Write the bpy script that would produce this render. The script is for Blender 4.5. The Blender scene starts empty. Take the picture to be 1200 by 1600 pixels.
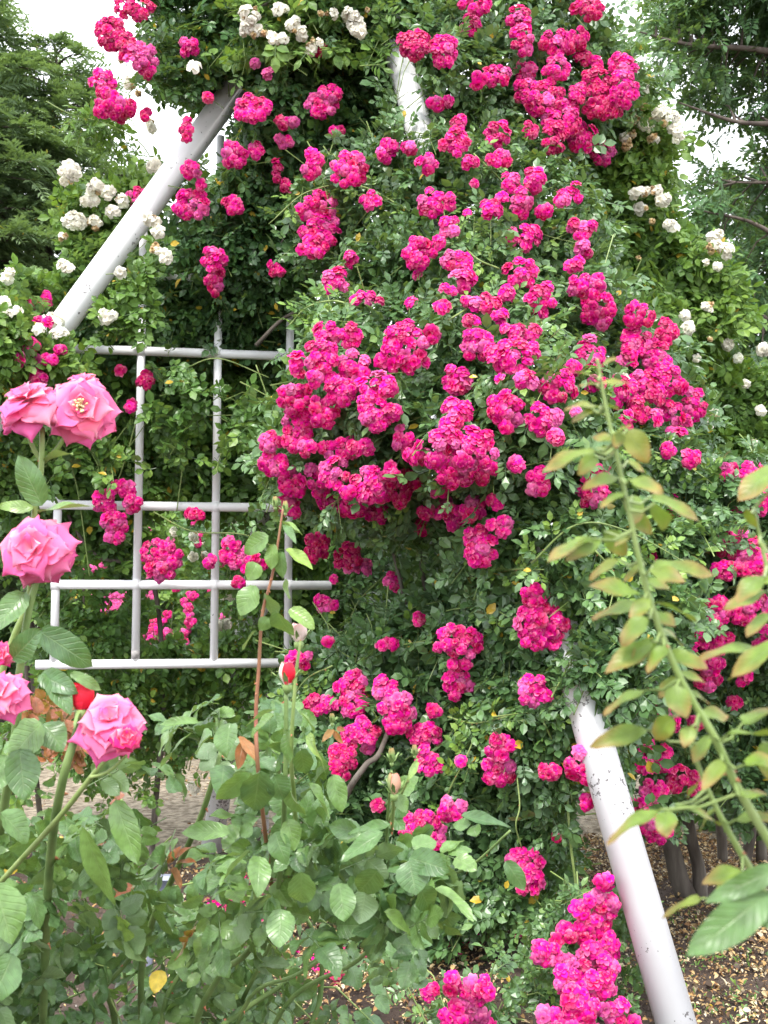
import bpy, math, random
import numpy as np
from mathutils import Vector

rng = np.random.default_rng(7)
random.seed(7)
sc = bpy.context.scene
C = sc.collection
R = math.radians

# ------------------------------------------------------------------ camera
CAM_Z = 1.35
PITCH = math.atan(150 / 1750)
cam_d = bpy.data.cameras.new("camera")
cam = bpy.data.objects.new("camera", cam_d)
C.objects.link(cam)
cam.location = (0, 0, CAM_Z)
cam.rotation_euler = (math.pi / 2 + PITCH, 0, 0)
cam_d.sensor_fit = 'HORIZONTAL'
cam_d.sensor_width = 24
cam_d.lens = 35
cam_d.clip_start = 0.05
cam_d.clip_end = 500
cam_d.dof.use_dof = True
cam_d.dof.focus_distance = 3.3
cam_d.dof.aperture_fstop = 10.0
sc.camera = cam

# ------------------------------------------------------------------ world: bright overcast sky
SUN_EL, SUN_AZ = 56, 200       # azimuth: degrees clockwise from +Y
w = bpy.data.worlds.new("World")
sc.world = w
w.use_nodes = True
nt = w.node_tree
nt.nodes.clear()
out = nt.nodes.new('ShaderNodeOutputWorld')
bg = nt.nodes.new('ShaderNodeBackground')
bg.inputs['Strength'].default_value = 0.1
sky = nt.nodes.new('ShaderNodeTexSky')
sky.sky_type = 'NISHITA'
sky.sun_disc = False
sky.sun_elevation = R(SUN_EL)
sky.sun_rotation = R(SUN_AZ)
mix = nt.nodes.new('ShaderNodeMix')
mix.data_type = 'RGBA'
nz = nt.nodes.new('ShaderNodeTexNoise')
nz.inputs['Scale'].default_value = 1.6
nz.inputs['Detail'].default_value = 5
mr = nt.nodes.new('ShaderNodeMapRange')
mr.inputs['From Min'].default_value = 0.3
mr.inputs['From Max'].default_value = 0.6
mr.inputs['To Min'].default_value = 0.84
mr.inputs['To Max'].default_value = 0.97
tc = nt.nodes.new('ShaderNodeTexCoord')
nt.links.new(tc.outputs['Generated'], nz.inputs['Vector'])
nt.links.new(nz.outputs['Fac'], mr.inputs['Value'])
nt.links.new(mr.outputs['Result'], mix.inputs['Factor'])
nt.links.new(sky.outputs['Color'], mix.inputs[6])
mix.inputs[7].default_value = (9.4, 9.7, 10.2, 1)
nt.links.new(mix.outputs[2], bg.inputs['Color'])
nt.links.new(bg.outputs['Background'], out.inputs['Surface'])

sun_d = bpy.data.lights.new("sun", 'SUN')
sun_d.energy = 1.5
sun_d.angle = R(12)
sun_d.color = (1.0, 0.96, 0.9)
sun = bpy.data.objects.new("sun", sun_d)
C.objects.link(sun)
sd = Vector((math.sin(R(SUN_AZ)) * math.cos(R(SUN_EL)), math.cos(R(SUN_AZ)) * math.cos(R(SUN_EL)), math.sin(R(SUN_EL))))
sun.rotation_euler = (-sd).to_track_quat('-Z', 'Y').to_euler()
sun.location = sd * 30

sc.view_settings.view_transform = 'Standard'
sc.view_settings.look = 'None'
sc.view_settings.gamma = 1
sc.view_settings.exposure = 1.72
sc.render.engine = 'CYCLES'
sc.cycles.max_bounces = 7
sc.cycles.diffuse_bounces = 3
sc.cycles.glossy_bounces = 2
sc.cycles.transmission_bounces = 3
sc.cycles.use_denoising = True

# ------------------------------------------------------------------ geometry helpers
FW = np.array([0, math.cos(PITCH), math.sin(PITCH)])
UPV = np.array([0, -math.sin(PITCH), math.cos(PITCH)])
F = 1750.0


def P(px, py, d):
    """photo pixel and distance along the lens axis to a world point"""
    px, py, d = np.broadcast_arrays(np.asarray(px, float), np.asarray(py, float), np.asarray(d, float))
    o = d[..., None] * (FW + ((px - 600) / F)[..., None] * np.array([1., 0, 0]) - ((py - 800) / F)[..., None] * UPV)
    o = o + np.array([0, 0, CAM_Z])
    return o


def norm(v):
    return v / (np.linalg.norm(v, axis=-1, keepdims=True) + 1e-12)


def rnd_dir(n):
    return norm(rng.normal(size=(n, 3)))


_lat = np.random.default_rng(3).random((32, 32, 32))


def noise3(p, s=1.0):
    q = p * s + 100.0
    i = np.floor(q).astype(int)
    f = q - i
    f = f * f * (3 - 2 * f)
    r = 0
    for a in (0, 1):
        for b in (0, 1):
            for c in (0, 1):
                wt = (f[..., 0] if a else 1 - f[..., 0]) * (f[..., 1] if b else 1 - f[..., 1]) * (f[..., 2] if c else 1 - f[..., 2])
                r = r + wt * _lat[(i[..., 0] + a) % 32, (i[..., 1] + b) % 32, (i[..., 2] + c) % 32]
    return r * 2 - 1


def in_poly(px, py, poly):
    r = np.zeros(px.shape, bool)
    n = len(poly)
    for i in range(n):
        x0, y0 = poly[i]
        x1, y1 = poly[(i + 1) % n]
        if y0 == y1:
            continue
        c = ((y0 > py) != (y1 > py)) & (px < (x1 - x0) * (py - y0) / (y1 - y0) + x0)
        r ^= c
    return r


class T:
    """a template: vertices, faces (list of tuples), attribute (u, v, random), per-vertex colour"""
    def __init__(s, v, f, a):
        s.v = np.asarray(v, float)
        s.f = f
        s.a = np.asarray(a, float)
        s.q = np.array([x for x in f if len(x) == 4], int).reshape(-1, 4)
        s.t = np.array([x for x in f if len(x) == 3], int).reshape(-1, 3)


def merge(parts):
    v, f, a, o = [], [], [], 0
    for (pv, pf, pa) in parts:
        v.append(pv); a.append(pa)
        f += [tuple(int(i) + o for i in x) for x in pf]
        o += len(pv)
    return np.concatenate(v), f, np.concatenate(a)


class MB:
    def __init__(s):
        s.v, s.q, s.t, s.a, s.c, s.n = [], [], [], [], [], 0
        s.qm, s.tm = [], []

    def raw(s, v, f, a=None, col=None, mi=0):
        v = np.asarray(v, float)
        q = np.array([x for x in f if len(x) == 4], int).reshape(-1, 4)
        t = np.array([x for x in f if len(x) == 3], int).reshape(-1, 3)
        s.v.append(v)
        s.q.append(q + s.n); s.t.append(t + s.n)
        s.qm.append(np.full(len(q), mi)); s.tm.append(np.full(len(t), mi))
        s.a.append(np.zeros((len(v), 3)) if a is None else np.asarray(a, float))
        s.c.append(np.ones((len(v), 3)) if col is None else np.broadcast_to(np.asarray(col, float), (len(v), 3)))
        s.n += len(v)

    def inst(s, tpl, M, pos, rv=None, col=None, mi=0):
        N = len(pos)
        if N == 0:
            return
        k = len(tpl.v)
        v = np.einsum('nij,kj->nki', M, tpl.v) + pos[:, None, :]
        a = np.broadcast_to(tpl.a, (N, k, 3)).copy()
        if rv is not None:
            a[:, :, 2] = rv[:, None]
        offs = s.n + np.arange(N)[:, None, None] * k
        s.v.append(v.reshape(-1, 3))
        s.q.append((tpl.q[None] + offs).reshape(-1, 4))
        s.t.append((tpl.t[None] + offs).reshape(-1, 3))
        s.qm.append(np.full(N * len(tpl.q), mi)); s.tm.append(np.full(N * len(tpl.t), mi))
        s.a.append(a.reshape(-1, 3))
        if col is None:
            s.c.append(np.ones((N * k, 3)))
        else:
            s.c.append(np.repeat(np.asarray(col, float), k, axis=0))
        s.n += N * k

    def tube(s, pts, rad, sides=6, col=None, mi=0, cap=True):
        pts = np.asarray(pts, float)
        n = len(pts)
        rad = np.broadcast_to(np.asarray(rad, float), (n,))
        tg = norm(np.gradient(pts, axis=0))
        ref = np.array([0.13, 0.31, 0.94]) if abs(tg[0][2]) < 0.9 else np.array([1., 0.1, 0])
        vs = []
        x = norm(np.cross(tg[0], ref))
        ang = np.arange(sides) * 2 * math.pi / sides
        for i in range(n):
            x = norm(x - tg[i] * np.dot(x, tg[i]))
            y = np.cross(tg[i], x)
            vs.append(pts[i] + rad[i] * (np.cos(ang)[:, None] * x + np.sin(ang)[:, None] * y))
        v = np.concatenate(vs)
        f = []
        for i in range(n - 1):
            for j in range(sides):
                a0 = i * sides + j; a1 = i * sides + (j + 1) % sides
                f.append((a0, a1, a1 + sides, a0 + sides))
        if cap:
            v = np.concatenate([v, pts[:1], pts[-1:]])
            for j in range(sides):
                f.append((n * sides, (j + 1) % sides, j))
                b = (n - 1) * sides
                f.append((n * sides + 1, b + j, b + (j + 1) % sides))
        s.raw(v, f, None, col, mi)

    def build(s, name, mats, parent=None, smooth=True):
        if name == 'twigs' and len(s.v) < 14:
            return None
        me = bpy.data.meshes.new(name)
        v = np.concatenate(s.v); q = np.concatenate(s.q); t = np.concatenate(s.t)
        me.vertices.add(len(v)); me.vertices.foreach_set('co', v.astype(np.float32).ravel())
        li = np.concatenate([q.ravel(), t.ravel()]).astype(np.int32)
        me.loops.add(len(li)); me.loops.foreach_set('vertex_index', li)
        nq, n3 = len(q), len(t)
        me.polygons.add(nq + n3)
        st = np.concatenate([np.arange(nq) * 4, nq * 4 + np.arange(n3) * 3]).astype(np.int32)
        me.polygons.foreach_set('loop_start', st)
        me.polygons.foreach_set('material_index', np.concatenate(s.qm + s.tm).astype(np.int32))
        me.polygons.foreach_set('use_smooth', np.full(nq + n3, smooth))
        at = me.attributes.new('lf', 'FLOAT_VECTOR', 'POINT')
        at.data.foreach_set('vector', np.concatenate(s.a).astype(np.float32).ravel())
        cc = np.concatenate(s.c)
        at = me.attributes.new('col', 'FLOAT_COLOR', 'POINT')
        at.data.foreach_set('color', np.concatenate([cc, np.ones((len(cc), 1))], 1).astype(np.float32).ravel())
        me.update(calc_edges=True)
        for m in (mats if isinstance(mats, (list, tuple)) else [mats]):
            me.materials.append(m)
        o = bpy.data.objects.new(name, me)
        C.objects.link(o)
        if parent is not None:
            o.parent = parent
            o.matrix_parent_inverse = parent.matrix_basis.inverted()
        return o


def thing(name, label, cat, loc=(0, 0, 0), group=None):
    o = bpy.data.objects.new(name, None)
    C.objects.link(o)
    o.location = [float(x) for x in loc]
    o.empty_display_size = 0.1
    o['label'] = label; o['category'] = cat
    if group:
        o['group'] = group
    return o


def tag(o, label=None, cat=None, group=None, kind=None):
    if label: o['label'] = label
    if cat: o['category'] = cat
    if group: o['group'] = group
    if kind: o['kind'] = kind
    return o


def frames(along, nrm, scale):
    y = norm(along)
    x = norm(np.cross(y, nrm))
    z = np.cross(x, y)
    M = np.stack([x, y, z], axis=-1)
    return M * np.asarray(scale).reshape(-1, 1, 1)


def spline(pts, k=6):
    pts = np.asarray(pts, float)
    p = np.concatenate([[2 * pts[0] - pts[1]], pts, [2 * pts[-1] - pts[-2]]])
    o = []
    for i in range(1, len(p) - 2):
        for j in range(k):
            t = j / k
            o.append(0.5 * ((2 * p[i]) + (-p[i - 1] + p[i + 1]) * t + (2 * p[i - 1] - 5 * p[i] + 4 * p[i + 1] - p[i + 2]) * t * t + (-p[i - 1] + 3 * p[i] - 3 * p[i + 1] + p[i + 2]) * t ** 3))
    o.append(p[-2])
    return np.array(o)


# ------------------------------------------------------------------ materials
def new_mat(name):
    m = bpy.data.materials.new(name)
    m.use_nodes = True
    t = m.node_tree
    t.nodes.clear()
    return m, t, t.nodes, t.links


def ramp(N, stops, interp='LINEAR'):
    r = N.new('ShaderNodeValToRGB')
    r.color_ramp.interpolation = interp
    e = r.color_ramp.elements
    while len(e) < len(stops):
        e.new(0.5)
    for k, (p, c) in enumerate(stops):
        e[k].position = p
        e[k].color = (*c, 1)
    return r


def math_n(N, L, op, a, b=None, c=None):
    m = N.new('ShaderNodeMath'); m.operation = op
    for i, x in enumerate((a, b, c)):
        if x is None: continue
        if isinstance(x, (int, float)): m.inputs[i].default_value = x
        else: L.new(x, m.inputs[i])
    return m.outputs[0]


def mixc(N, L, f, a, b, bt='MIX'):
    m = N.new('ShaderNodeMix'); m.data_type = 'RGBA'; m.blend_type = bt
    for s_, x in ((0, f), (6, a), (7, b)):
        if isinstance(x, (int, float)): m.inputs[s_].default_value = x
        elif isinstance(x, tuple): m.inputs[s_].default_value = (*x, 1)
        else: L.new(x, m.inputs[s_])
    return m.outputs[2]


def leaf_mat(name, stops, rough=0.42, spec=0.5, transl=0.25, yellow=0.012, vein=False, under=(0.10, 0.16, 0.10), red=0.0, tip=None):
    m, t, N, L = new_mat(name)
    at = N.new('ShaderNodeAttribute'); at.attribute_name = 'lf'
    sp = N.new('ShaderNodeSeparateXYZ'); L.new(at.outputs['Vector'], sp.inputs[0])
    g = N.new('ShaderNodeNewGeometry')
    isl = g.outputs['Random Per Island']
    v = math_n(N, L, 'ADD', math_n(N, L, 'MULTIPLY', isl, 0.45), math_n(N, L, 'MULTIPLY', sp.outputs[2], 0.55))
    rp = ramp(N, stops); L.new(v, rp.inputs[0])
    col = rp.outputs[0]
    if yellow:
        y = math_n(N, L, 'GREATER_THAN', isl, 1 - yellow)
        col = mixc(N, L, y, col, (0.55, 0.38, 0.04))
    if red:
        y = math_n(N, L, 'GREATER_THAN', sp.outputs[2], 1 - red)
        col = mixc(N, L, y, col, (0.30, 0.06, 0.03))
    if tip:
        tm = N.new('ShaderNodeMapRange'); L.new(math_n(N, L, 'ADD', sp.outputs[1], math_n(N, L, 'MULTIPLY', math_n(N, L, 'ABSOLUTE', sp.outputs[0]), .25)), tm.inputs['Value'])
        tm.inputs['From Min'].default_value = .55; tm.inputs['From Max'].default_value = 1.15
        tm.inputs['To Min'].default_value = 0; tm.inputs['To Max'].default_value = .75
        col = mixc(N, L, tm.outputs[0], col, tip)
    au = math_n(N, L, 'ABSOLUTE', sp.outputs[0])
    # mottled patches of the blade
    nz_ = N.new('ShaderNodeTexNoise'); nz_.inputs['Scale'].default_value = 90 if vein else 40
    tcn = N.new('ShaderNodeTexCoord'); L.new(tcn.outputs['Object'], nz_.inputs['Vector'])
    mm = N.new('ShaderNodeMapRange'); mm.inputs['From Min'].default_value = 0.3; mm.inputs['From Max'].default_value = 0.7
    mm.inputs['To Min'].default_value = 0.78; mm.inputs['To Max'].default_value = 1.25
    L.new(nz_.outputs['Fac'], mm.inputs['Value'])
    vm = N.new('ShaderNodeVectorMath'); vm.operation = 'SCALE'
    L.new(col, vm.inputs[0]); L.new(mm.outputs[0], vm.inputs['Scale'])
    col = vm.outputs[0]
    bump = None
    if vein:
        mid = N.new('ShaderNodeMapRange'); L.new(au, mid.inputs['Value'])
        mid.inputs['From Min'].default_value = 0.0; mid.inputs['From Max'].default_value = 0.07
        mid.inputs['To Min'].default_value = 0.55; mid.inputs['To Max'].default_value = 0.0
        ph = math_n(N, L, 'MULTIPLY', math_n(N, L, 'SUBTRACT', sp.outputs[1], math_n(N, L, 'MULTIPLY', au, 0.25)), 50.0)
        sv = math_n(N, L, 'SINE', ph)
        sv2 = math_n(N, L, 'POWER', math_n(N, L, 'MAXIMUM', sv, 0.0), 7.0)
        vf = math_n(N, L, 'MAXIMUM', mid.outputs[0], math_n(N, L, 'MULTIPLY', sv2, 0.22))
        lite = mixc(N, L, 0.5, col, (0.30, 0.40, 0.18))
        col = mixc(N, L, vf, col, lite)
        bp = N.new('ShaderNodeBump'); bp.inputs['Strength'].default_value = 0.35; bp.inputs['Distance'].default_value = 0.002
        L.new(math_n(N, L, 'SUBTRACT', 0.0, math_n(N, L, 'MAXIMUM', sv2, math_n(N, L, 'MULTIPLY', mid.outputs[0], 1.6))), bp.inputs['Height'])
        bump = bp.outputs[0]
    col = mixc(N, L, math_n(N, L, 'MULTIPLY', g.outputs['Backfacing'], 0.55), col, under)
    b = N.new('ShaderNodeBsdfPrincipled')
    L.new(col, b.inputs['Base Color'])
    b.inputs['Roughness'].default_value = rough
    b.inputs['Specular IOR Level'].default_value = spec
    tr = N.new('ShaderNodeBsdfTranslucent')
    tcol = mixc(N, L, 0.6, col, (0.28, 0.42, 0.03))
    L.new(tcol, tr.inputs['Color'])
    if bump:
        L.new(bump, b.inputs['Normal'])
    ms = N.new('ShaderNodeMixShader'); ms.inputs[0].default_value = transl
    L.new(b.outputs[0], ms.inputs[1]); L.new(tr.outputs[0], ms.inputs[2])
    o = N.new('ShaderNodeOutputMaterial'); L.new(ms.outputs[0], o.inputs[0])
    return m


def petal_mat(name, pale=(0.95, 0.35, 0.6), pale_amt=0.3, transl=0.3, rough=0.6, base_pale=None):
    m, t, N, L = new_mat(name)
    at = N.new('ShaderNodeAttribute'); at.attribute_name = 'lf'
    ac = N.new('ShaderNodeAttribute'); ac.attribute_name = 'col'
    sp = N.new('ShaderNodeSeparateXYZ'); L.new(at.outputs['Vector'], sp.inputs[0])
    g = N.new('ShaderNodeNewGeometry')
    isl = g.outputs['Random Per Island']
    e = N.new('ShaderNodeMapRange'); L.new(sp.outputs[1], e.inputs['Value'])
    e.inputs['From Min'].default_value = 0.55; e.inputs['From Max'].default_value = 1.0
    e.inputs['To Min'].default_value = 0.0; e.inputs['To Max'].default_value = 1.0
    k = math_n(N, L, 'MULTIPLY', math_n(N, L, 'MULTIPLY', e.outputs[0], math_n(N, L, 'POWER', isl, 1.6)), pale_amt * 2)
    col = mixc(N, L, k, ac.outputs['Color'], pale)
    # petal to petal variation
    vr = N.new('ShaderNodeHueSaturation')
    L.new(col, vr.inputs['Color'])
    L.new(math_n(N, L, 'ADD', math_n(N, L, 'MULTIPLY', isl, 0.035), 0.4825), vr.inputs['Hue'])
    fr = math_n(N, L, 'FRACT', math_n(N, L, 'MULTIPLY', isl, 7.3))
    L.new(math_n(N, L, 'ADD', math_n(N, L, 'MULTIPLY', fr, 0.4), 0.80), vr.inputs['Value'])
    col = vr.outputs[0]
    if base_pale is not None:
        e2 = N.new('ShaderNodeMapRange'); L.new(sp.outputs[1], e2.inputs['Value'])
        e2.inputs['From Min'].default_value = 0.0; e2.inputs['From Max'].default_value = 0.55
        e2.inputs['To Min'].default_value = 0.85; e2.inputs['To Max'].default_value = 0.0
        col = mixc(N, L, e2.outputs[0], col, base_pale)
    wv = N.new('ShaderNodeTexNoise'); wv.inputs['Scale'].default_value = 9
    cb = N.new('ShaderNodeCombineXYZ'); L.new(math_n(N, L, 'MULTIPLY', sp.outputs[0], 2.2), cb.inputs[0]); L.new(isl, cb.inputs[2])
    L.new(math_n(N, L, 'MULTIPLY', sp.outputs[1], 0.25), cb.inputs[1])
    L.new(cb.outputs[0], wv.inputs['Vector'])
    bp = N.new('ShaderNodeBump'); bp.inputs['Strength'].default_value = 0.15; bp.inputs['Distance'].default_value = 0.002
    L.new(wv.outputs['Fac'], bp.inputs['Height'])
    b = N.new('ShaderNodeBsdfPrincipled')
    L.new(col, b.inputs['Base Color']); L.new(bp.outputs[0], b.inputs['Normal'])
    b.inputs['Roughness'].default_value = rough
    b.inputs['Specular IOR Level'].default_value = 0.12
    tr = N.new('ShaderNodeBsdfTranslucent'); L.new(col, tr.inputs['Color'])
    ms = N.new('ShaderNodeMixShader'); ms.inputs[0].default_value = transl
    L.new(b.outputs[0], ms.inputs[1]); L.new(tr.outputs[0], ms.inputs[2])
    o = N.new('ShaderNodeOutputMaterial'); L.new(ms.outputs[0], o.inputs[0])
    return m


def noise_mat(name, stops, scale=8, rough=0.8, bump=0.3, bscale=30, spec=0.3, stretch=None, dist=0.01):
    m, t, N, L = new_mat(name)
    tcn = N.new('ShaderNodeTexCoord')
    vec = tcn.outputs['Object']
    if stretch:
        mp = N.new('ShaderNodeMapping'); mp.inputs['Scale'].default_value = stretch
        L.new(vec, mp.inputs[0]); vec = mp.outputs[0]
    a = N.new('ShaderNodeTexNoise'); a.inputs['Scale'].default_value = scale; a.inputs['Detail'].default_value = 6
    L.new(vec, a.inputs['Vector'])
    rp = ramp(N, stops); L.new(a.outputs['Fac'], rp.inputs[0])
    b = N.new('ShaderNodeBsdfPrincipled'); L.new(rp.outputs[0], b.inputs['Base Color'])
    b.inputs['Roughness'].default_value = rough
    b.inputs['Specular IOR Level'].default_value = spec
    c = N.new('ShaderNodeTexNoise'); c.inputs['Scale'].default_value = bscale; c.inputs['Detail'].default_value = 5
    L.new(vec, c.inputs['Vector'])
    bp = N.new('ShaderNodeBump'); bp.inputs['Strength'].default_value = bump; bp.inputs['Distance'].default_value = dist
    L.new(c.outputs['Fac'], bp.inputs['Height']); L.new(bp.outputs[0], b.inputs['Normal'])
    o = N.new('ShaderNodeOutputMaterial'); L.new(b.outputs[0], o.inputs[0])
    return m


def paint_mat(name, chips=True, lo=.655):
    """old white enamel on steel: grey chips, grime"""
    m, t, N, L = new_mat(name)
    tcn = N.new('ShaderNodeTexCoord')
    g = N.new('ShaderNodeTexNoise'); g.inputs['Scale'].default_value = 3.0; g.inputs['Detail'].default_value = 6
    L.new(tcn.outputs['Object'], g.inputs['Vector'])
    rp = ramp(N, [(0.3, (0.78, 0.78, 0.79)), (0.6, (0.88, 0.88, 0.89))]); L.new(g.outputs['Fac'], rp.inputs[0])
    col = rp.outputs[0]
    n1 = N.new('ShaderNodeTexNoise'); n1.inputs['Scale'].default_value = 55; n1.inputs['Detail'].default_value = 3; n1.inputs['Roughness'].default_value = 0.65
    n2 = N.new('ShaderNodeTexNoise'); n2.inputs['Scale'].default_value = 5; n2.inputs['Detail'].default_value = 2
    for n in (n1, n2): L.new(tcn.outputs['Object'], n.inputs['Vector'])
    s = math_n(N, L, 'ADD', n1.outputs['Fac'], math_n(N, L, 'MULTIPLY', math_n(N, L, 'SUBTRACT', n2.outputs['Fac'], 0.5), 0.75))
    th = N.new('ShaderNodeMapRange'); L.new(s, th.inputs['Value'])
    th.inputs['From Min'].default_value = lo; th.inputs['From Max'].default_value = lo + .01
    if not chips:
        th.inputs['From Min'].default_value = 0.80; th.inputs['From Max'].default_value = 0.82
    col = mixc(N, L, th.outputs[0], col, (0.26, 0.25, 0.25))
    b = N.new('ShaderNodeBsdfPrincipled'); L.new(col, b.inputs['Base Color'])
    b.inputs['Roughness'].default_value = 0.38
    bp = N.new('ShaderNodeBump'); bp.inputs['Strength'].default_value = 0.5; bp.inputs['Distance'].default_value = 0.001
    L.new(math_n(N, L, 'SUBTRACT', 1.0, th.outputs[0]), bp.inputs['Height']); L.new(bp.outputs[0], b.inputs['Normal'])
    o = N.new('ShaderNodeOutputMaterial'); L.new(b.outputs[0], o.inputs[0])
    return m


M = {}
M['rambler'] = leaf_mat('rambler_leaf', [(0.0, (0.042, 0.098, 0.036)), (0.4, (0.080, 0.165, 0.058)), (0.75, (0.125, 0.235, 0.078)), (1.0, (0.24, 0.38, 0.07))], rough=0.36, spec=0.65, yellow=0.006)
M['rambler_dark'] = leaf_mat('rambler_leaf_deep', [(0.0, (0.032, 0.082, 0.030)), (0.5, (0.062, 0.145, 0.046)), (0.85, (0.11, 0.22, 0.055)), (1.0, (0.20, 0.33, 0.06))], rough=0.4, spec=0.5, yellow=0.014)
M['mid'] = leaf_mat('green_leaf', [(0.0, (0.055, 0.125, 0.032)), (0.5, (0.11, 0.225, 0.052)), (1.0, (0.25, 0.39, 0.06))], rough=0.4, spec=0.5, yellow=0.016, transl=.3)
M['fresh'] = leaf_mat('fresh_leaf', [(0.0, (0.065, 0.14, 0.03)), (0.5, (0.12, 0.23, 0.045)), (1.0, (0.24, 0.36, 0.07))], rough=0.45, spec=0.4, yellow=0.012, transl=0.35)
M['tea'] = leaf_mat('garden_rose_leaf', [(0.0, (0.048, 0.115, 0.042)), (0.4, (0.10, 0.195, 0.066)), (0.75, (0.155, 0.27, 0.07)), (1.0, (0.25, 0.38, 0.06))], rough=0.33, spec=0.65, vein=True, yellow=0.0, under=(0.2, 0.28, 0.15))
M['tea_low'] = leaf_mat('low_rose_leaf', [(0.0, (0.044, 0.105, 0.040)), (0.45, (0.095, 0.185, 0.066)), (0.8, (0.15, 0.26, 0.078)), (1.0, (0.24, 0.37, 0.06))], rough=0.33, spec=0.65, vein=True, yellow=0.003, under=(0.15, 0.22, 0.13), red=0.015)
M['shoot'] = leaf_mat('young_shoot_leaf', [(0.0, (0.085, 0.165, 0.022)), (0.5, (0.14, 0.22, 0.026)), (0.85, (0.21, 0.20, 0.03)), (1.0, (0.26, 0.12, 0.045))], rough=0.45, spec=0.5, transl=0.25, vein=True, yellow=0, under=(0.18, 0.27, 0.06), tip=(0.32, 0.12, 0.05))
M['old_leaf'] = leaf_mat('mature_big_leaf', [(0.0, (0.06, 0.13, 0.035)), (1.0, (0.09, 0.18, 0.05))], rough=0.4, spec=0.5, transl=0.25, vein=True, yellow=0)
M['red_leaf'] = leaf_mat('red_shoot_leaf', [(0.0, (0.20, 0.05, 0.03)), (0.6, (0.34, 0.10, 0.04)), (1.0, (0.32, 0.2, 0.06))], rough=0.4, spec=0.5, transl=0.3, vein=True, yellow=0, under=(0.3, 0.12, 0.08))
M['cedar'] = leaf_mat('cedar_needles', [(0.0, (0.10, 0.165, 0.085)), (0.5, (0.18, 0.26, 0.13)), (1.0, (0.28, 0.38, 0.19))], rough=0.6, spec=0.3, transl=0.3, yellow=0.006)
M['tree'] = leaf_mat('tree_leaf', [(0.0, (0.045, 0.11, 0.045)), (0.6, (0.085, 0.18, 0.065)), (1.0, (0.16, 0.28, 0.08))], rough=0.45, spec=0.45, transl=0.3, yellow=0)
M['petal'] = petal_mat('rambler_petal', pale=(0.96, 0.42, 0.70), pale_amt=0.30, transl=0.30)
M['white_petal'] = petal_mat('cream_petal', pale=(0.95, 0.93, 0.86), pale_amt=0.3, transl=0.3)
M['tea_petal'] = petal_mat('tea_rose_petal', pale=(0.95, 0.50, 0.66), pale_amt=0.6, transl=0.35, rough=0.55, base_pale=(0.9, 0.48, 0.58))
M['bud_petal'] = petal_mat('bud_petal', pale=(0.9, 0.05, 0.12), pale_amt=0.3, transl=0.15, rough=0.45)
M['stamen'] = noise_mat('stamen', [(0.3, (0.75, 0.55, 0.25)), (0.7, (0.85, 0.76, 0.5))], scale=60)
M['cane'] = noise_mat('green_cane', [(0.3, (0.10, 0.17, 0.05)), (0.7, (0.19, 0.27, 0.09))], scale=20, rough=0.5, bump=0.2)
M['young_cane'] = noise_mat('young_cane', [(0.3, (0.16, 0.24, 0.06)), (0.7, (0.26, 0.33, 0.12))], scale=25, rough=0.45, bump=0.15)
M['red_cane'] = noise_mat('red_cane', [(0.3, (0.25, 0.09, 0.06)), (0.7, (0.32, 0.17, 0.09))], scale=20, rough=0.5, bump=0.15)
M['thorn'] = noise_mat('thorn', [(0.3, (0.35, 0.09, 0.05)), (0.7, (0.45, 0.2, 0.1))], scale=20, rough=0.5)
M['wood'] = noise_mat('old_rose_wood', [(0.3, (0.07, 0.055, 0.045)), (0.55, (0.14, 0.12, 0.10)), (0.75, (0.24, 0.21, 0.18))], scale=16, rough=0.9, bump=0.9, bscale=30, stretch=(1, 1, 0.18))
M['bark'] = noise_mat('bark', [(0.3, (0.06, 0.045, 0.04)), (0.7, (0.16, 0.13, 0.11))], scale=10, rough=0.9, bump=0.9, bscale=20, stretch=(1, 1, 0.2))
M['paint'] = paint_mat('chipped_white_paint')
M['paint_left'] = paint_mat('old_white_paint', lo=.73)
M['paint_bar'] = paint_mat('white_bar_paint', chips=False)
M['galv'] = noise_mat('bare_steel', [(0.3, (0.16, 0.15, 0.14)), (0.7, (0.40, 0.38, 0.37))], scale=40, rough=.6)
M['plastic'] = noise_mat('grey_plastic', [(0.3, (0.12, 0.13, 0.17)), (0.7, (0.17, 0.18, 0.23))], scale=12, rough=0.5, bump=0.1)
M['litter'] = noise_mat('litter', [(0.3, (0.5, 0.5, 0.5)), (0.7, (0.9, 0.9, 0.9))], scale=40, rough=0.9)


def col_mat(name, rough=0.8, transl=0.0):
    m, t, N, L = new_mat(name)
    ac = N.new('ShaderNodeAttribute'); ac.attribute_name = 'col'
    tcn = N.new('ShaderNodeTexCoord')
    a = N.new('ShaderNodeTexNoise'); a.inputs['Scale'].default_value = 120
    L.new(tcn.outputs['Object'], a.inputs['Vector'])
    mm = N.new('ShaderNodeMapRange'); mm.inputs['To Min'].default_value = 0.7; mm.inputs['To Max'].default_value = 1.3
    L.new(a.outputs['Fac'], mm.inputs['Value'])
    vm = N.new('ShaderNodeVectorMath'); vm.operation = 'SCALE'
    L.new(ac.outputs['Color'], vm.inputs[0]); L.new(mm.outputs[0], vm.inputs['Scale'])
    b = N.new('ShaderNodeBsdfPrincipled'); L.new(vm.outputs[0], b.inputs['Base Color'])
    b.inputs['Roughness'].default_value = rough; b.inputs['Specular IOR Level'].default_value = 0.25
    o = N.new('ShaderNodeOutputMaterial'); L.new(b.outputs[0], o.inputs[0])
    return m


M['litter'] = col_mat('dry_litter')


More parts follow.
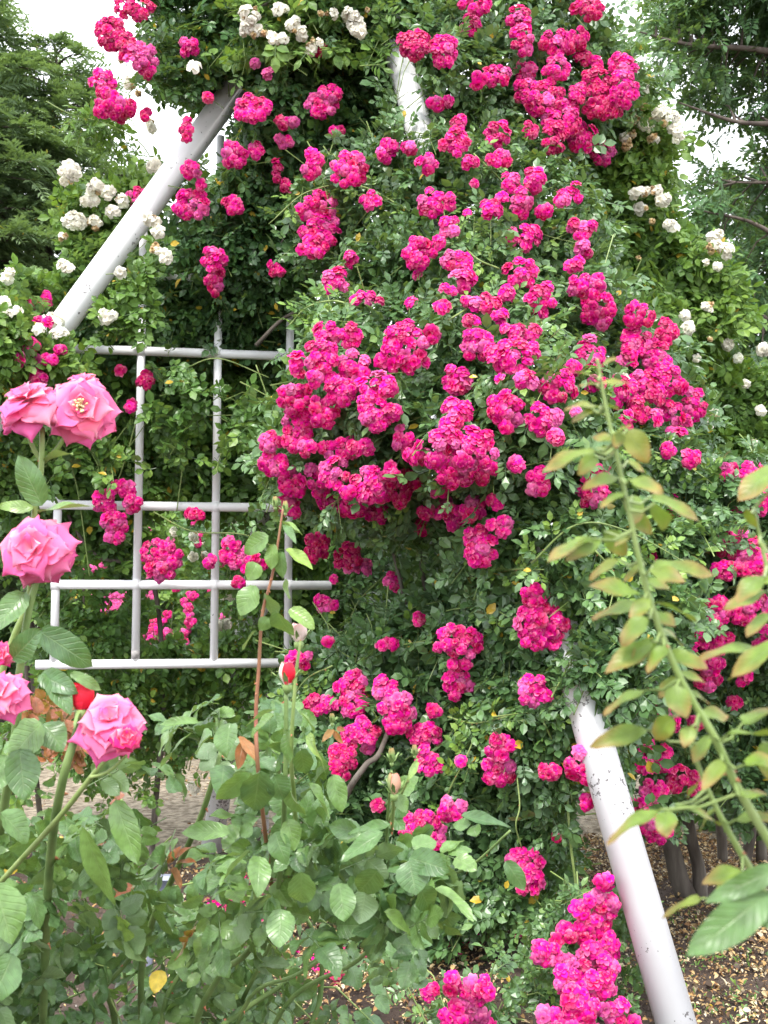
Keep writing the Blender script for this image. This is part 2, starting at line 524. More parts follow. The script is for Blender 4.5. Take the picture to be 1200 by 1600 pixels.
# ------------------------------------------------------------------ templates
def leaflet_lo(L=1.0, W=0.6, fold=0.12, droop=0.1, point=0.0):
    h = W / 2
    v = [(0, 0, 0), (0, 0.5 * L, 0), (0, L, -droop * L),
         (-h * 0.82, 0.27 * L, fold * W), (-h * (0.92 - point), 0.62 * L, fold * W - droop * L * .4),
         (h * 0.82, 0.27 * L, fold * W), (h * (0.92 - point), 0.62 * L, fold * W - droop * L * .4)]
    f = [(0, 1, 4, 3), (1, 2, 4), (0, 5, 6, 1), (1, 6, 2)]
    a = [(0, 0, 0), (0, .5, 0), (0, 1, 0), (-.8, .3, 0), (-1, .6, 0), (.8, .3, 0), (1, .6, 0)]
    return np.array(v), f, np.array(a, float)


def leaflet_hi(L=1.0, W=0.6, fold=0.1, droop=0.2, rs=None, ns=10, serr=0.035, round_=False):
    r = rs if rs is not None else np.random.default_rng(0)
    v, a, f = [], [], []
    cols = [-1, -0.55, 0, 0.55, 1]
    tw = r.uniform(-0.45, 0.45); wav = r.uniform(0, 6.28)
    for i in range(ns + 1):
        t = i / ns
        wdt = W / 2 * (math.sin(math.pi * t ** 0.82) ** 0.72 if 0 < t < 1 else 0.0)
        wdt += (0.0 if t in (0, 1) else 0.02 * W)
        sr = (serr * L if i % 2 else -serr * L * 0.2) if 0 < i < ns else 0
        for c in cols:
            x = c * (wdt + (sr if abs(c) == 1 else 0))
            z = -droop * L * t * t + fold * abs(c) * wdt * 2 + 0.045 * L * math.sin(wav + 9 * t) * abs(c) * np.sign(c + .01)
            z += tw * x * t
            v.append((x, L * t - (0.02 * L if abs(c) == 1 else 0) * (i % 2), z))
            a.append((c, t, 0))
    for i in range(ns):
        for j in range(4):
            b = i * 5 + j
            f.append((b, b + 1, b + 6, b + 5))
    return np.array(v), f, np.array(a, float)


def rot_z(v, a):
    c, s = math.cos(a), math.sin(a)
    return v @ np.array([[c, -s, 0], [s, c, 0], [0, 0, 1]]).T


def rot_x(v, a):
    c, s = math.cos(a), math.sin(a)
    return v @ np.array([[1, 0, 0], [0, c, -s], [0, s, c]]).T


def rot_y(v, a):
    c, s = math.cos(a), math.sin(a)
    return v @ np.array([[c, 0, s], [0, 1, 0], [-s, 0, c]]).T


def compound(pairs, hi, seed, ll=0.36, lw=0.62, droop=0.1, spread=1.15, serr=0.035, rach_w=0.012):
    """rose leaf of 2*pairs+1 leaflets, total length about 1"""
    r = np.random.default_rng(seed)
    parts = []
    start = 0.26
    step = (1 - ll * 0.95 - start) / max(pairs, 1) if pairs > 1 else 0.3
    def one(L, W):
        if hi: return leaflet_hi(L, W * L, fold=r.uniform(.0, .28), droop=r.uniform(.0, .45), rs=r, serr=serr)
        return leaflet_lo(L, W * L, fold=r.uniform(.05, .2), droop=r.uniform(.0, .2))
    arch = droop
    zz = lambda y: -arch * y * y
    for p in range(pairs):
        y = start + p * step
        for s in (-1, 1):
            L = ll * r.uniform(.82, 1.05) * (0.8 if p == 0 and pairs > 2 else 1)
            v, f, a = one(L, lw * r.uniform(.9, 1.12))
            v = rot_y(v, r.uniform(-.35, .35))
            v = rot_x(v, r.uniform(-.35, .2))
            v = rot_z(v, -s * spread * r.uniform(.85, 1.12))
            v = v + np.array([s * 0.02, y, zz(y)])
            parts.append((v, f, a))
    L = ll * r.uniform(1.0, 1.18)
    v, f, a = one(L, lw)
    v = rot_x(v, r.uniform(-.4, .1)); v = rot_z(v, r.uniform(-.15, .15))
    y = start + (pairs - 1) * step + 0.14
    parts.append((v + np.array([0, y, zz(y)]), f, a))
    # rachis: a three-sided stalk
    ys = np.linspace(0, y, 5)
    rv, rf = [], []
    for q in ys:
        for k in range(3):
            an = k * 2.094
            rv.append((rach_w * math.cos(an), q, zz(q) - 0.005 + rach_w * math.sin(an)))
    for i in range(4):
        for k in range(3):
            b = i * 3; rf.append((b + k, b + (k + 1) % 3, b + 3 + (k + 1) % 3, b + 3 + k))
    parts.append((np.array(rv), rf, np.tile([[0., .5, 0]], (len(rv), 1))))
    return T(*merge(parts))


LO7 = [compound(3, False, 10 + i, ll=0.34, lw=0.60) for i in range(5)]
LO5 = [compound(2, False, 20 + i, ll=0.42, lw=0.66) for i in range(5)]
LONG = [compound(3, False, 30 + i, ll=0.38, lw=0.42, droop=0.3) for i in range(5)]
HI5 = [compound(2, True, 40 + i, ll=0.42, lw=0.70, droop=0.15, rach_w=0.009) for i in range(7)]
HI3 = [compound(1, True, 50 + i, ll=0.5, lw=0.68, droop=0.15, rach_w=0.01) for i in range(4)]
SHOOT = [compound(2, True, 60 + i, ll=0.46, lw=0.50, droop=0.18, serr=0.012, rach_w=0.012) for i in range(5)]


def petal(Lp, Wp, th, az, curl, cup, r, nl=3, nw=2, tip=0.0, ruffle=0.06, base_r=0.05, base_z=0.0):
    jit = 0.0 if tip > 0 else 0.18
    """a petal leaving the axis (z) at elevation th, azimuth az; tip>0 makes it pointed"""
    v, a, f = [], [], []
    ph = r.uniform(0, 6.28)
    for i in range(nl + 1):
        t = i / nl
        w_ = math.sin(math.pi * min(1, 0.12 + 0.62 * t)) ** 0.8
        if tip > 0 and t > 0.6:
            w_ *= 1 - tip * ((t - .6) / .4) ** 1.8
        for j in range(nw + 1):
            u = -1 + 2 * j / nw
            x = u * Wp / 2 * w_
            lng = Lp * t * (1 - 0.16 * u * u * t)
            ang = th - curl * t * t
            rr = base_r + lng * math.cos(ang)
            zz = base_z + lng * math.sin(ang)
            n_ = cup * u * u * Wp * 0.5 + ruffle * Lp * math.sin(ph + 4 * u + 3 * t) * t * t + r.normal() * ruffle * jit * Lp * t
            rr -= n_ * math.sin(ang)
            zz += n_ * math.cos(ang)
            v.append((x, rr, zz)); a.append((u, t, 0))
    for i in range(nl):
        for j in range(nw):
            b = i * (nw + 1) + j
            f.append((b, b + 1, b + nw + 2, b + nw + 1))
    v = rot_z(np.array(v), az)
    return v, f, np.array(a, float)


def rosette(seed, layers, nl=3, nw=2, tip=0, ruffle=0.08):
    r = np.random.default_rng(seed)
    parts = []
    for (n, Lp, Wp, th, curl, cup, br, bz) in layers:
        o = r.uniform(0, 6.28)
        for k in range(n):
            parts.append(petal(Lp * r.uniform(.88, 1.1), Wp * r.uniform(.85, 1.15), th + r.uniform(-.15, .15), o + 2 * math.pi * k / n + r.uniform(-.18, .18),
                               curl * r.uniform(.7, 1.3), cup, r, nl, nw, tip, ruffle, br, bz))
    return T(*merge(parts))


# rambler pompon: radius about 1
POM = [rosette(100 + i, [(7, .98, .74, -.22, .30, -.05, .05, -.08), (8, .92, .62, .10, .45, .05, .06, -.02), (8, .78, .52, .42, .6, .12, .05, .03),
                         (7, .62, .42, .78, .7, .2, .04, .07), (5, .46, .34, 1.12, .6, .3, .02, .1)], ruffle=0.06) for i in range(6)]
OPEN = [rosette(120 + i, [(6, .95, .8, .0, .2, .1, .08, -.05), (6, .8, .62, .35, .3, .2, .06, 0), (5, .55, .45, .8, .3, .3, .05, .02)], ruffle=0.1) for i in range(3)]
WHT = [rosette(130 + i, [(5, 1.05, .95, -.05 + .1 * (i % 3), .5, .2, .06, -.05), (5, .85, .7, .45, .7, .3, .05, 0), (4, .6, .5, .95, .4, .35, .03, .05)], ruffle=0.2) for i in range(5)]
DEAD = [rosette(140 + i, [(5, .8, .6, -.5, .9, -.2, .06, 0), (5, .6, .5, .4, 1.2, .3, .05, 0), (4, .5, .4, 1.0, -.6, .3, .03, 0)], ruffle=0.25) for i in range(2)]
TEA = [rosette(150 + i, [(6, 1.14, .98, -.20, .32, -.10, .05, -.14), (6, 1.06, .94, .05, .50, -.06, .06, -.08), (6, .94, .86, .32, .60, .02, .05, -.03),
                         (5, .80, .72, .60, .62, .12, .05, .02), (5, .62, .56, .86, .6, .2, .03, .05), (4, .46, .42, 1.12, .45, .35, .02, .08)], nl=10, nw=8, tip=1.0, ruffle=0.05) for i in range(4)]

MAG = np.array([0.88, 0.006, 0.255])
CRI = np.array([0.70, 0.004, 0.13])
FAD = np.array([0.82, 0.10, 0.36])
WH = np.array([0.90, 0.86, 0.73])
TAN = np.array([0.62, 0.44, 0.22])


def up_out(n_out, up=0.5, rnd=0.35):
    k = len(n_out)
    return norm(n_out * 0.7 + np.array([0, 0, up]) + rng.normal(size=(k, 3)) * rnd)


# ------------------------------------------------------------------ depth fields
class Field:
    def __init__(s, pts, amp=0.12, scale=3.0):
        s.p = np.array(pts, float); s.amp = amp; s.sc = scale

    def raw(s, px, py):
        px = np.asarray(px, float); py = np.asarray(py, float)
        d2 = (px[..., None] - s.p[:, 0]) ** 2 + (py[..., None] - s.p[:, 1]) ** 2 + 900
        wt = d2 ** -1.5
        return (wt * s.p[:, 2]).sum(-1) / wt.sum(-1)

    def __call__(s, px, py):
        d = s.raw(px, py)
        if s.amp:
            q = P(px, py, d)
            d = d + s.amp * noise3(q, s.sc) + 0.4 * s.amp * noise3(q, s.sc * 2.7)
        return d

    def normal(s, px, py):
        e = 14.0
        a = P(px + e, py, s(px + e, py)) - P(px - e, py, s(px - e, py))
        b = P(px, py + e, s(px, py + e)) - P(px, py - e, s(px, py - e))
        n = norm(np.cross(b, a))
        view = norm(P(px, py, 1.0) - np.array([0, 0, CAM_Z]))
        sg = np.sign((n * view).sum(-1, keepdims=True))
        return -n * sg


def sample(poly, n, fld, thick, ragged=14, gap=0.0, gscale=4.0, back=0.0):
    poly_a = np.array(poly, float)
    x0, y0 = poly_a.min(0) - 20; x1, y1 = poly_a.max(0) + 20
    out = []
    got = 0
    while got < n:
        px = rng.uniform(x0, x1, n * 2 + 200); py = rng.uniform(y0, y1, n * 2 + 200)
        q = np.stack([px / 60, py / 60, np.zeros_like(px)], -1)
        ok = in_poly(px + ragged * noise3(q, 1) + rng.normal(size=px.shape) * ragged * .4, py + ragged * noise3(q + 31.7, 1), poly)
        px, py = px[ok], py[ok]
        d = fld(px, py)
        if gap > 0:
            g = noise3(P(px, py, d), gscale)
            k = g > (gap * 2 - 1) - rng.uniform(0, .35, len(px))
            px, py, d = px[k], py[k], d[k]
        dd = d + rng.exponential(thick * 0.35, len(px)).clip(0, thick) + back
        out.append(np.stack([px, py, dd], 1)); got += len(px)
    return np.concatenate(out)[:n]


REG = []


def reg(txt, fld, off):
    for it in txt.replace('\n', '|').split('|'):
        a = it.split()
        if len(a) < 4: continue
        x, y, rx, ry = map(float, a[:4])
        d_ = float(fld(np.array([x]), np.array([y]))[0]) + off
        s_ = d_ / F
        n_ = norm(CAMP0 - P(x, y, d_))
        R_ = max(min(rx, ry) * s_ * 1.0, .02)
        k = max(1, int(max(rx, ry) / min(rx, ry) + .5))
        for q in range(k):
            o_ = (q - (k - 1) / 2) * 2 * (max(rx, ry) - min(rx, ry)) / max(k, 1)
            c_ = P(x + (o_ if rx > ry else 0), y + (o_ if ry > rx else 0), d_)
            for m_ in (0, 1.3, 2.6):
                REG.append((*(c_ + n_ * R_ * m_), R_ * (1.15 - .1 * m_)))


CAMP0 = np.array([0, 0, CAM_Z])


def keep(p):
    if not REG: return np.ones(len(p), bool)
    A = np.array(REG)
    ok = np.ones(len(p), bool)
    for i in range(0, len(p), 2000):
        d2 = ((p[i:i + 2000, None, :] - A[None, :, :3]) ** 2).sum(-1)
        ok[i:i + 2000] = ~(d2 < (A[None, :, 3] + .012) ** 2).any(1)
    return ok | (rng.random(len(p)) < .03)


def twigs(mb, stem, poly, n, fld, tpls, leaf, thick=0.35, per=5, tl=0.2, ragged=14, gap=0.0, gscale=4.0, back=0.0, up=0.45, droop=0.25, sticks=0.35, size_var=.32, rnd=.35):
    """scatter short twigs that carry alternate compound leaves through a plant's volume"""
    s = sample(poly, n, fld, thick, ragged, gap, gscale, back)
    px, py, d = s.T
    base = P(px, py, d)
    no = fld.normal(px, py)
    dr = norm(no * 0.6 + rnd_dir(n) * 0.9 + np.array([0, 0, 0.15]))
    L = tl * rng.uniform(.6, 1.4, n)
    base = base - dr * L[:, None] * 0.5
    tone = np.clip(.5 + .75 * noise3(base, 2.6) + .5 * (rng.random(n) - .5), 0, 1)
    for k in range(per):
        t = (k + 0.6) / per
        pos = base + dr * (L * t)[:, None] + np.array([0, 0, -1.]) * (droop * L * t * t)[:, None]
        side = norm(np.cross(dr, rnd_dir(n)))
        al = norm(dr * 0.45 + side * (1 if k % 2 else -1) + no * 0.25 + np.array([0, 0, -.15]))
        nr = up_out(no, up, rnd)
        scl = leaf * rng.uniform(1 - size_var, 1 + size_var, n)
        Mx = frames(al, nr, scl)
        rv = np.clip(0.6 * tone + 0.4 * rng.random(n), 0, 1)
        which = rng.integers(0, len(tpls), n)
        which[~keep(pos + al * (scl * .6)[:, None])] = -1
        for w_ in range(len(tpls)):
            m_ = which == w_
            mb.inst(tpls[w_], Mx[m_], pos[m_], rv[m_])
    if stem is not None:
        m_ = np.where(rng.random(n) < sticks)[0]
        for i in m_:
            a0 = base[i] - dr[i] * L[i] * 0.3
            b0 = base[i] + dr[i] * L[i]
            mid = (a0 + b0) / 2 + np.array([0, 0, 0.02])
            mb.tube([a0, mid, b0 - np.array([0, 0, droop * L[i]])], [.0028, .0022, .0012], 4, mi=1, cap=False)


# ------------------------------------------------------------------ flower clusters
def cluster(parent, fld, cx, cy, rx, ry, kind='m', name='flower_cluster', r_px=12.8, off=-0.05, mat=None, d=None):
    d0 = float(fld(np.array([cx]), np.array([cy]))[0]) + off if d is None else d
    g_ = 1.02 if kind in 'wc' else 1.2
    rx *= g_; ry *= g_
    s = d0 / F
    R0 = r_px * (4.1 / F) if d is None or True else r_px * s
    rp = R0 / s                                    # bloom radius in photo pixels at this distance
    no = fld.normal(np.array([float(cx)]), np.array([float(cy)]))[0] if fld is not None else np.array([0, -1., 0])
    no = norm(no + np.array([0, -0.6, 0.25]))
    ex, ey = max(rx - rp * .62, 1.0), max(ry - rp * .62, 1.0)
    n = max(1, int(round(1.62 * rx * ry / (rp * rp))))
    if rx < rp * 1.3 and ry < rp * 1.3: n = 1 if min(rx, ry) < rp * 1.05 else 3
    pts = []
    for k in range(n):
        best, bd = None, -1
        for _ in range(14):
            a_ = random.uniform(0, 6.283); q = math.sqrt(random.random())
            c_ = (ex * q * math.cos(a_), ey * q * math.sin(a_))
            dd = min([math.hypot(c_[0] - p_[0], c_[1] - p_[1]) for p_ in pts], default=99)
            if dd > bd: best, bd = c_, dd
        pts.append(best)
    if n == 1: pts = [(0, 0)]
    mb = MB()
    rm = min(rx, ry)
    cen = P(cx, cy, d0)
    pos = []
    for (x, y) in pts:
        q = min(1, (x / (ex + rp * .6)) ** 2 + (y / (ey + rp * .6)) ** 2)
        dep = -math.sqrt(1 - q) * rm * 0.55 * s + random.uniform(-.4, .4) * R0
        pos.append(P(cx + x, cy + y, d0 + dep + rm * .3 * s))
    pos = np.array(pos)
    dirs = []
    for i, (x, y) in enumerate(pts):
        v = no * 0.75 + np.array([x / (rx + 1), 0, -y / (ry + 1)]) * 0.85 + np.array([random.gauss(0, .2), 0, random.gauss(0, .2)])
        dirs.append(norm(v))
    dirs = np.array(dirs)
    for i in range(n):
        kk = kind
        white = kk in 'wc'
        if kk == 'm' and random.random() < .15: kk = 'f'
        if kk == 'm' and random.random() < .2: kk = 'd'
        if kk == 'w' and random.random() < .33: kk = 'c'
        if kk == 'c' and random.random() < .35: kk = 'w'
        base = {'m': MAG, 'd': CRI, 'f': FAD, 'w': WH, 'c': TAN}[kk]
        colr = base * random.uniform(.72, 1.12)
        if white:
            tp = random.choice(DEAD) if kk == 'c' else random.choice(WHT)
            scl = R0 * random.uniform(.65, 1.2) * 1.1
        else:
            tp = random.choice(OPEN) if random.random() < .15 else random.choice(POM)
            scl = R0 * random.uniform(.78, 1.2)
        ref = rnd_dir(1)
        Mx = frames(np.cross(dirs[i:i + 1], ref), dirs[i:i + 1], np.array([scl]))
        mb.inst(tp, Mx, pos[i:i + 1], None, np.clip(colr, 0, .95)[None])
    # pedicels joining the blooms behind
    root = cen - no * 0.05 * (1 if n > 1 else .6) + np.array([0, 0, -.01])
    for i in range(n):
        mb.tube([root, (root + pos[i]) / 2 - no * .006, pos[i] - dirs[i] * .004], [.0016, .0012, .0014], 4, mi=1, cap=False)
    o = mb.build(name, [mat or (M['white_petal'] if kind in 'wc' else M['petal']), M['cane']], parent)
    return o


def tube_obj(name, pts, rad, mat, parent, sides=8, k=6, thorns=0):
    mb = MB()
    sp = spline(pts, k)
    r_ = np.interp(np.linspace(0, 1, len(sp)), np.linspace(0, 1, len(np.atleast_1d(rad))), np.atleast_1d(rad))
    mb.tube(sp, r_, sides)
    for _ in range(thorns):
        i = random.randrange(len(sp) - 1)
        p0 = sp[i] + (sp[i + 1] - sp[i]) * random.random()
        dd = norm(np.cross(sp[i + 1] - sp[i], rnd_dir(1)[0]))
        p0 = p0 + dd * r_[i] * 0.8
        mb.tube([p0, p0 + dd * r_[i] * 1.3 - np.array([0, 0, r_[i] * .5])], [r_[i] * .55, r_[i] * .05], 4, mi=1, cap=False)
    return mb.build(name, [mat, M['thorn']], parent)

# ================================================================== THE GROUND
def ground():
    m, t, N, L = new_mat('soil')
    tcn = N.new('ShaderNodeTexCoord')
    a = N.new('ShaderNodeTexNoise'); a.inputs['Scale'].default_value = 2.2; a.inputs['Detail'].default_value = 9; a.inputs['Roughness'].default_value = .7
    L.new(tcn.outputs['Object'], a.inputs['Vector'])
    rp = ramp(N, [(0.32, (0.045, 0.032, 0.026)), (0.5, (0.095, 0.068, 0.055)), (0.68, (0.17, 0.125, 0.10))]); L.new(a.outputs['Fac'], rp.inputs[0])
    b = N.new('ShaderNodeBsdfPrincipled'); L.new(rp.outputs[0], b.inputs['Base Color']); b.inputs['Roughness'].default_value = .95
    b.inputs['Specular IOR Level'].default_value = .2
    c = N.new('ShaderNodeTexNoise'); c.inputs['Scale'].default_value = 45; c.inputs['Detail'].default_value = 8; c.inputs['Roughness'].default_value = .7
    L.new(tcn.outputs['Object'], c.inputs['Vector'])
    bp = N.new('ShaderNodeBump'); bp.inputs['Strength'].default_value = 1; bp.inputs['Distance'].default_value = .03
    L.new(c.outputs['Fac'], bp.inputs['Height']); L.new(bp.outputs[0], b.inputs['Normal'])
    o = N.new('ShaderNodeOutputMaterial'); L.new(b.outputs[0], o.inputs[0])
    mb = MB()
    # fine near patch inside a coarse far sheet, one mesh
    xs = np.concatenate([[-200, -60, -20, -8], np.linspace(-4, 4, 130), [8, 20, 60, 200]])
    ys = np.concatenate([[-100, -20, -3], np.linspace(0, 9, 150), [12, 20, 50, 120, 300]])
    X, Y = np.meshgrid(xs, ys)
    pts = np.stack([X, Y, np.zeros_like(X)], -1)
    Z = 0.02 * noise3(pts, 2.3) + 0.012 * noise3(pts, 7.) + 0.008 * noise3(pts, 17.)
    near = (np.abs(X) < 4.1) & (Y > -.1) & (Y < 9.1)
    Z = np.where(near, Z, -0.02)
    pts[..., 2] = Z
    nx, ny = len(xs), len(ys)
    f = [(j * nx + i, j * nx + i + 1, (j + 1) * nx + i + 1, (j + 1) * nx + i) for j in range(ny - 1) for i in range(nx - 1)]
    mb.raw(pts.reshape(-1, 3), f)
    g = mb.build('ground', m)
    tag(g, 'dark brown garden soil under the roses', None, None, 'structure')
    # pale gravel path beyond the frame
    pm = noise_mat('gravel', [(0.35, (0.10, 0.075, 0.05)), (0.62, (0.32, 0.27, 0.20))], scale=22, rough=.95, bump=.8, bscale=120)
    mb = MB()
    xs = np.linspace(-14, 14, 400)
    v, f = [], []
    for i, x in enumerate(xs):
        e = 6.95 + .12 * math.sin(x) + .35 * float(noise3(np.array([[x, 0, 0]]), 2.)[0]) + .15 * float(noise3(np.array([[x, 5, 0]]), 9.)[0])
        v += [(x, e - .3, -.05), (x, e, .028), (x, 10.2 + .2 * math.sin(x * .7 + 1), .035), (x, 10.6, -.05)]
        if i:
            for q in range(3): f.append((4 * i - 4 + q, 4 * i + q, 4 * i + q + 1, 4 * i - 3 + q))
    mb.raw(v, f)
    tag(mb.build('path', pm), 'pale gravel path beyond the rose frame', None, None, 'structure')


ground()


def litter():
    mb = MB()
    chip = T(*leaflet_lo(1, .55, .25, .3))
    n = 60000
    y = np.where(rng.random(n) < .8, rng.uniform(3.7, 6.8, n), rng.uniform(2.2, 7.2, n)); x = np.where(rng.random(n) < .8, rng.uniform(-.4, 2.8, n), rng.uniform(-2.6, 3.3, n))
    q = np.stack([x, y, np.zeros(n)], -1)
    # thick under the plants, sparse on the raked soil in front
    dens = 0.40 + 1.0 * noise3(q, 1.3) + .5 * noise3(q, 4.) + 0.45 * ((y > 4.25) & (y < 7)) - 0.5 * (y < 4.0)
    m2 = 16000
    x = np.concatenate([x, rng.uniform(-3.2, 1.2, m2)]); y = np.concatenate([y, rng.uniform(5.6, 9.5, m2)]); dens = np.concatenate([dens, np.full(m2, .8)]); n += m2
    k = rng.random(n) < np.clip(dens, .04, 1)
    x, y = x[k], y[k]; n = len(x)
    pos = np.stack([x, y, 0.02 * noise3(np.stack([x, y, 0 * x], -1), 2.3) + 0.012 * noise3(np.stack([x, y, 0 * x], -1), 7.) + rng.uniform(.006, .028, n)], -1)
    Mx = frames(norm(rng.normal(size=(n, 3)) * np.array([1, 1, .25])), norm(np.array([0, 0, 1.]) + rng.normal(size=(n, 3)) * .35), (.008 + rng.exponential(.009, n)).clip(0, .036))
    pal = np.array([(.36, .22, .09), (.46, .32, .15), (.55, .42, .24), (.24, .13, .06), (.62, .52, .36), (.15, .09, .05)])
    mb.inst(chip, Mx, pos, rng.random(n), pal[rng.integers(0, len(pal), n)] * rng.uniform(.7, 1.15, (n, 1)))
    tag(mb.build('leaf_litter', M['litter'], smooth=False), 'dry tan petals and leaves scattered over the soil', 'leaf litter', None, 'stuff')
    # fallen magenta petals
    mb = MB()
    cs = [(360, 1422, 4.6, 60), (410, 1426, 4.6, 40), (366, 1392, 4.9, 40), (480, 1330, 5.2, 40), (800, 1460, 4.6, 40), (525, 1512, 4.1, 50), (860, 1500, 4.3, 25), (700, 1475, 4.4, 30)]
    for (px, py, d_, m_) in cs:
        dr = norm(P(px, py, 1.) - np.array([0, 0, CAM_Z])); tt = -CAM_Z / dr[2]
        c0 = np.array([0, 0, CAM_Z]) + dr * tt
        pp = c0 + rng.normal(size=(m_, 3)) * np.array([.05, .10, 0]); pp[:, 2] = rng.uniform(.015, .05, m_)
        Mx = frames(norm(rng.normal(size=(m_, 3)) * np.array([1, 1, .3])), norm(np.array([0, 0, 1.]) + rng.normal(size=(m_, 3)) * .4), rng.uniform(.018, .03, m_))
        mb.inst(T(*leaflet_lo(1, .9, .3, .1)), Mx, pp, rng.random(m_), np.tile(MAG, (m_, 1)) * rng.uniform(.7, 1.1, (m_, 1)))
    tag(mb.build('fallen_petals', M['petal'], smooth=False), 'fallen magenta petals lying on the soil', 'petals', None, 'stuff')
    # weeds
    mb = MB()
    wp = [(990, 1520), (1140, 1500), (1180, 1570), (1010, 1560), (1175, 1330), (790, 1540), (1060, 1440), (1090, 1505), (850, 1590), (640, 1560), (60, 1560), (1130, 1590)]
    for (px, py) in wp:
        dr = norm(P(px, py, 1.) - np.array([0, 0, CAM_Z])); tt = -CAM_Z / dr[2]
        c0 = np.array([0, 0, CAM_Z]) + dr * tt
        m_ = 60
        pp = c0 + rng.normal(size=(m_, 3)) * np.array([.07, .09, 0]); pp[:, 2] = rng.uniform(.01, .04, m_)
        Mx = frames(norm(rng.normal(size=(m_, 3)) + np.array([0, 0, .8])), norm(rng.normal(size=(m_, 3)) + np.array([0, -.5, .6])), rng.uniform(.008, .026, m_))
        mb.inst(T(*leaflet_lo(1, .34, .1, .3)), Mx, pp, rng.random(m_))
    tag(mb.build('weeds', M['mid']), 'small green weeds sprouting from the soil', 'weeds', None, 'stuff')
    # clods and pebbles
    mb = MB()
    n = 2500
    v0 = norm(np.array([(x, y, z) for x in (-1, 0, 1) for y in (-1, 0, 1) for z in (-1, 1) if True], float))
    ico = np.array([(0, 0, 1), (.9, 0, .2), (.3, .85, .2), (-.7, .5, .2), (-.7, -.5, .2), (.3, -.85, .2), (0, 0, -.6)])
    fi = [(0, 1, 2), (0, 2, 3), (0, 3, 4), (0, 4, 5), (0, 5, 1), (6, 2, 1), (6, 3, 2), (6, 4, 3), (6, 5, 4), (6, 1, 5)]
    pos = np.stack([rng.uniform(-2, 2.5, n), rng.uniform(2.6, 6, n), rng.uniform(0, .018, n)], -1)
    Mx = frames(rnd_dir(n), rnd_dir(n), rng.exponential(.005, n).clip(.003, .02))
    pc = np.array([(.09, .065, .05), (.13, .10, .08), (.06, .045, .035), (.30, .27, .24)])
    mb.inst(T(ico, fi, np.zeros((7, 3))), Mx, pos, None, pc[rng.choice(4, n, p=[.35, .3, .3, .05])])
    tag(mb.build('soil_clods', M['litter'], smooth=False), 'small clods and pebbles lying on the soil', 'soil clods', None, 'stuff')


litter()

# ================================================================== WHITE STEEL FRAME
APEX = P(560, -130, 5.6)


def frame_():
    t = thing('pipe_trellis', 'white painted steel pipe pyramid with square lattice carrying the climbing roses', 'trellis', (0.3, 4.6, 0))
    def pipe(name, a, b, r, mat, n=2, sides=28, ext=None):
        mb = MB()
        a = np.array(a); b = np.array(b)
        pts = [a + (b - a) * k / (n - 1) for k in range(n)]
        mb.tube(pts, r, sides)
        if ext:
            for (k, rr, ln) in ext:
                c_ = a + (b - a) * k; dr = norm(b - a)
                mb.tube([c_ - dr * ln / 2, c_ + dr * ln / 2], rr, sides)
        return mb.build(name, mat, t)
    foot_r = P(1066, 1640, 3.47); foot_r[2] = 0.0
    pipe('post', foot_r, APEX, .063, M['paint'], 2, 36)
    # left leg: goes through photo points (95,510) and (365,140)
    a = P(95, 510, 5.25); b = P(365, 140, 5.42)
    dr = norm(b - a)
    foot_l = a - dr * (a[2] / dr[2])
    pipe('post', foot_l, b + dr * 2.0, .062, M['paint_left'], 2, 36)
    # far legs behind the foliage
    pipe('post', P(330, 1330, 6.25) * np.array([1, 1, 0]), APEX + np.array([0, .05, 0]), .06, M['paint'])
    # lattice panel
    p0 = P(110, 950, 5.25); p1 = P(450, 950, 5.41)
    ud = (p1 - p0) / 340.0
    def LX(px): return p0 + ud * (px - 110)
    def at(px, z):
        q = LX(px).copy(); q[2] = z; return q
    zs = [1.087, 1.46, 1.835, 2.585]
    rb = .0205
    for i, z in enumerate(zs):
        pipe('crossbar', at({0: 60, 1: 84, 2: 60, 3: 98}[i], z), at({0: 438, 1: 520, 2: 640, 3: 700}[i], z), rb * 1.08, M['paint_bar'], 2, 14)
    pipe('crossbar', at(205, 2.96), at(690, 2.96), rb, M['paint_bar'], 2, 14)
    tops = {87: 1.87, 211: 3.18, 333: 3.68, 450: 3.95, 566: 3.95, 680: 3.9}
    for px, zt in tops.items():
        zb = 1.087 if px < 500 else 2.2
        rings = [((z - zb) / (zt - zb), rb * 1.16, .046) for z in zs + [2.96] if zb < z < zt]
        pipe('upright', at(px, zb), at(px, zt), rb * .95, M['paint_bar'], 2, 14, rings)
    mb = MB()
    mb.tube([at(211, 1.112), at(211, 1.150)], rb * .99, 14)
    mb.build('sleeve', M['galv'], t)
    # rear panel seen through the dark of the arbour
    for px in (603, 683, 415):
        pipe('upright', P(px, 1320, 6.6), P(px, 300, 6.6), .019, M['paint_bar'], 2, 12)
    for py in (665, 1100):
        pipe('crossbar', P(300, py, 6.62), P(760, py - 6, 6.62), .019, M['paint_bar'], 2, 12)
    # tie bar meeting the near post
    pipe('crossbar', P(560, 1068, 5.2), P(905, 1052, 4.32), .024, M['paint'], 2, 14)
    pipe('upright', P(783, 1062, 4.62), P(790, 960, 4.66), .017, M['paint_bar'], 2, 12)


frame_()


def clear(a, b, da, db, r, n=14):
    for k in range(n):
        t_ = (k + .5) / n
        x, y = a[0] + (b[0] - a[0]) * t_, a[1] + (b[1] - a[1]) * t_
        d_ = 1 / ((1 - t_) / da + t_ / db)
        for back in (0, .09, .18, .3, .45):
            q = P(x, y, d_ - .04 - back)
            REG.append((*q, r * (1 - .3 * back)))


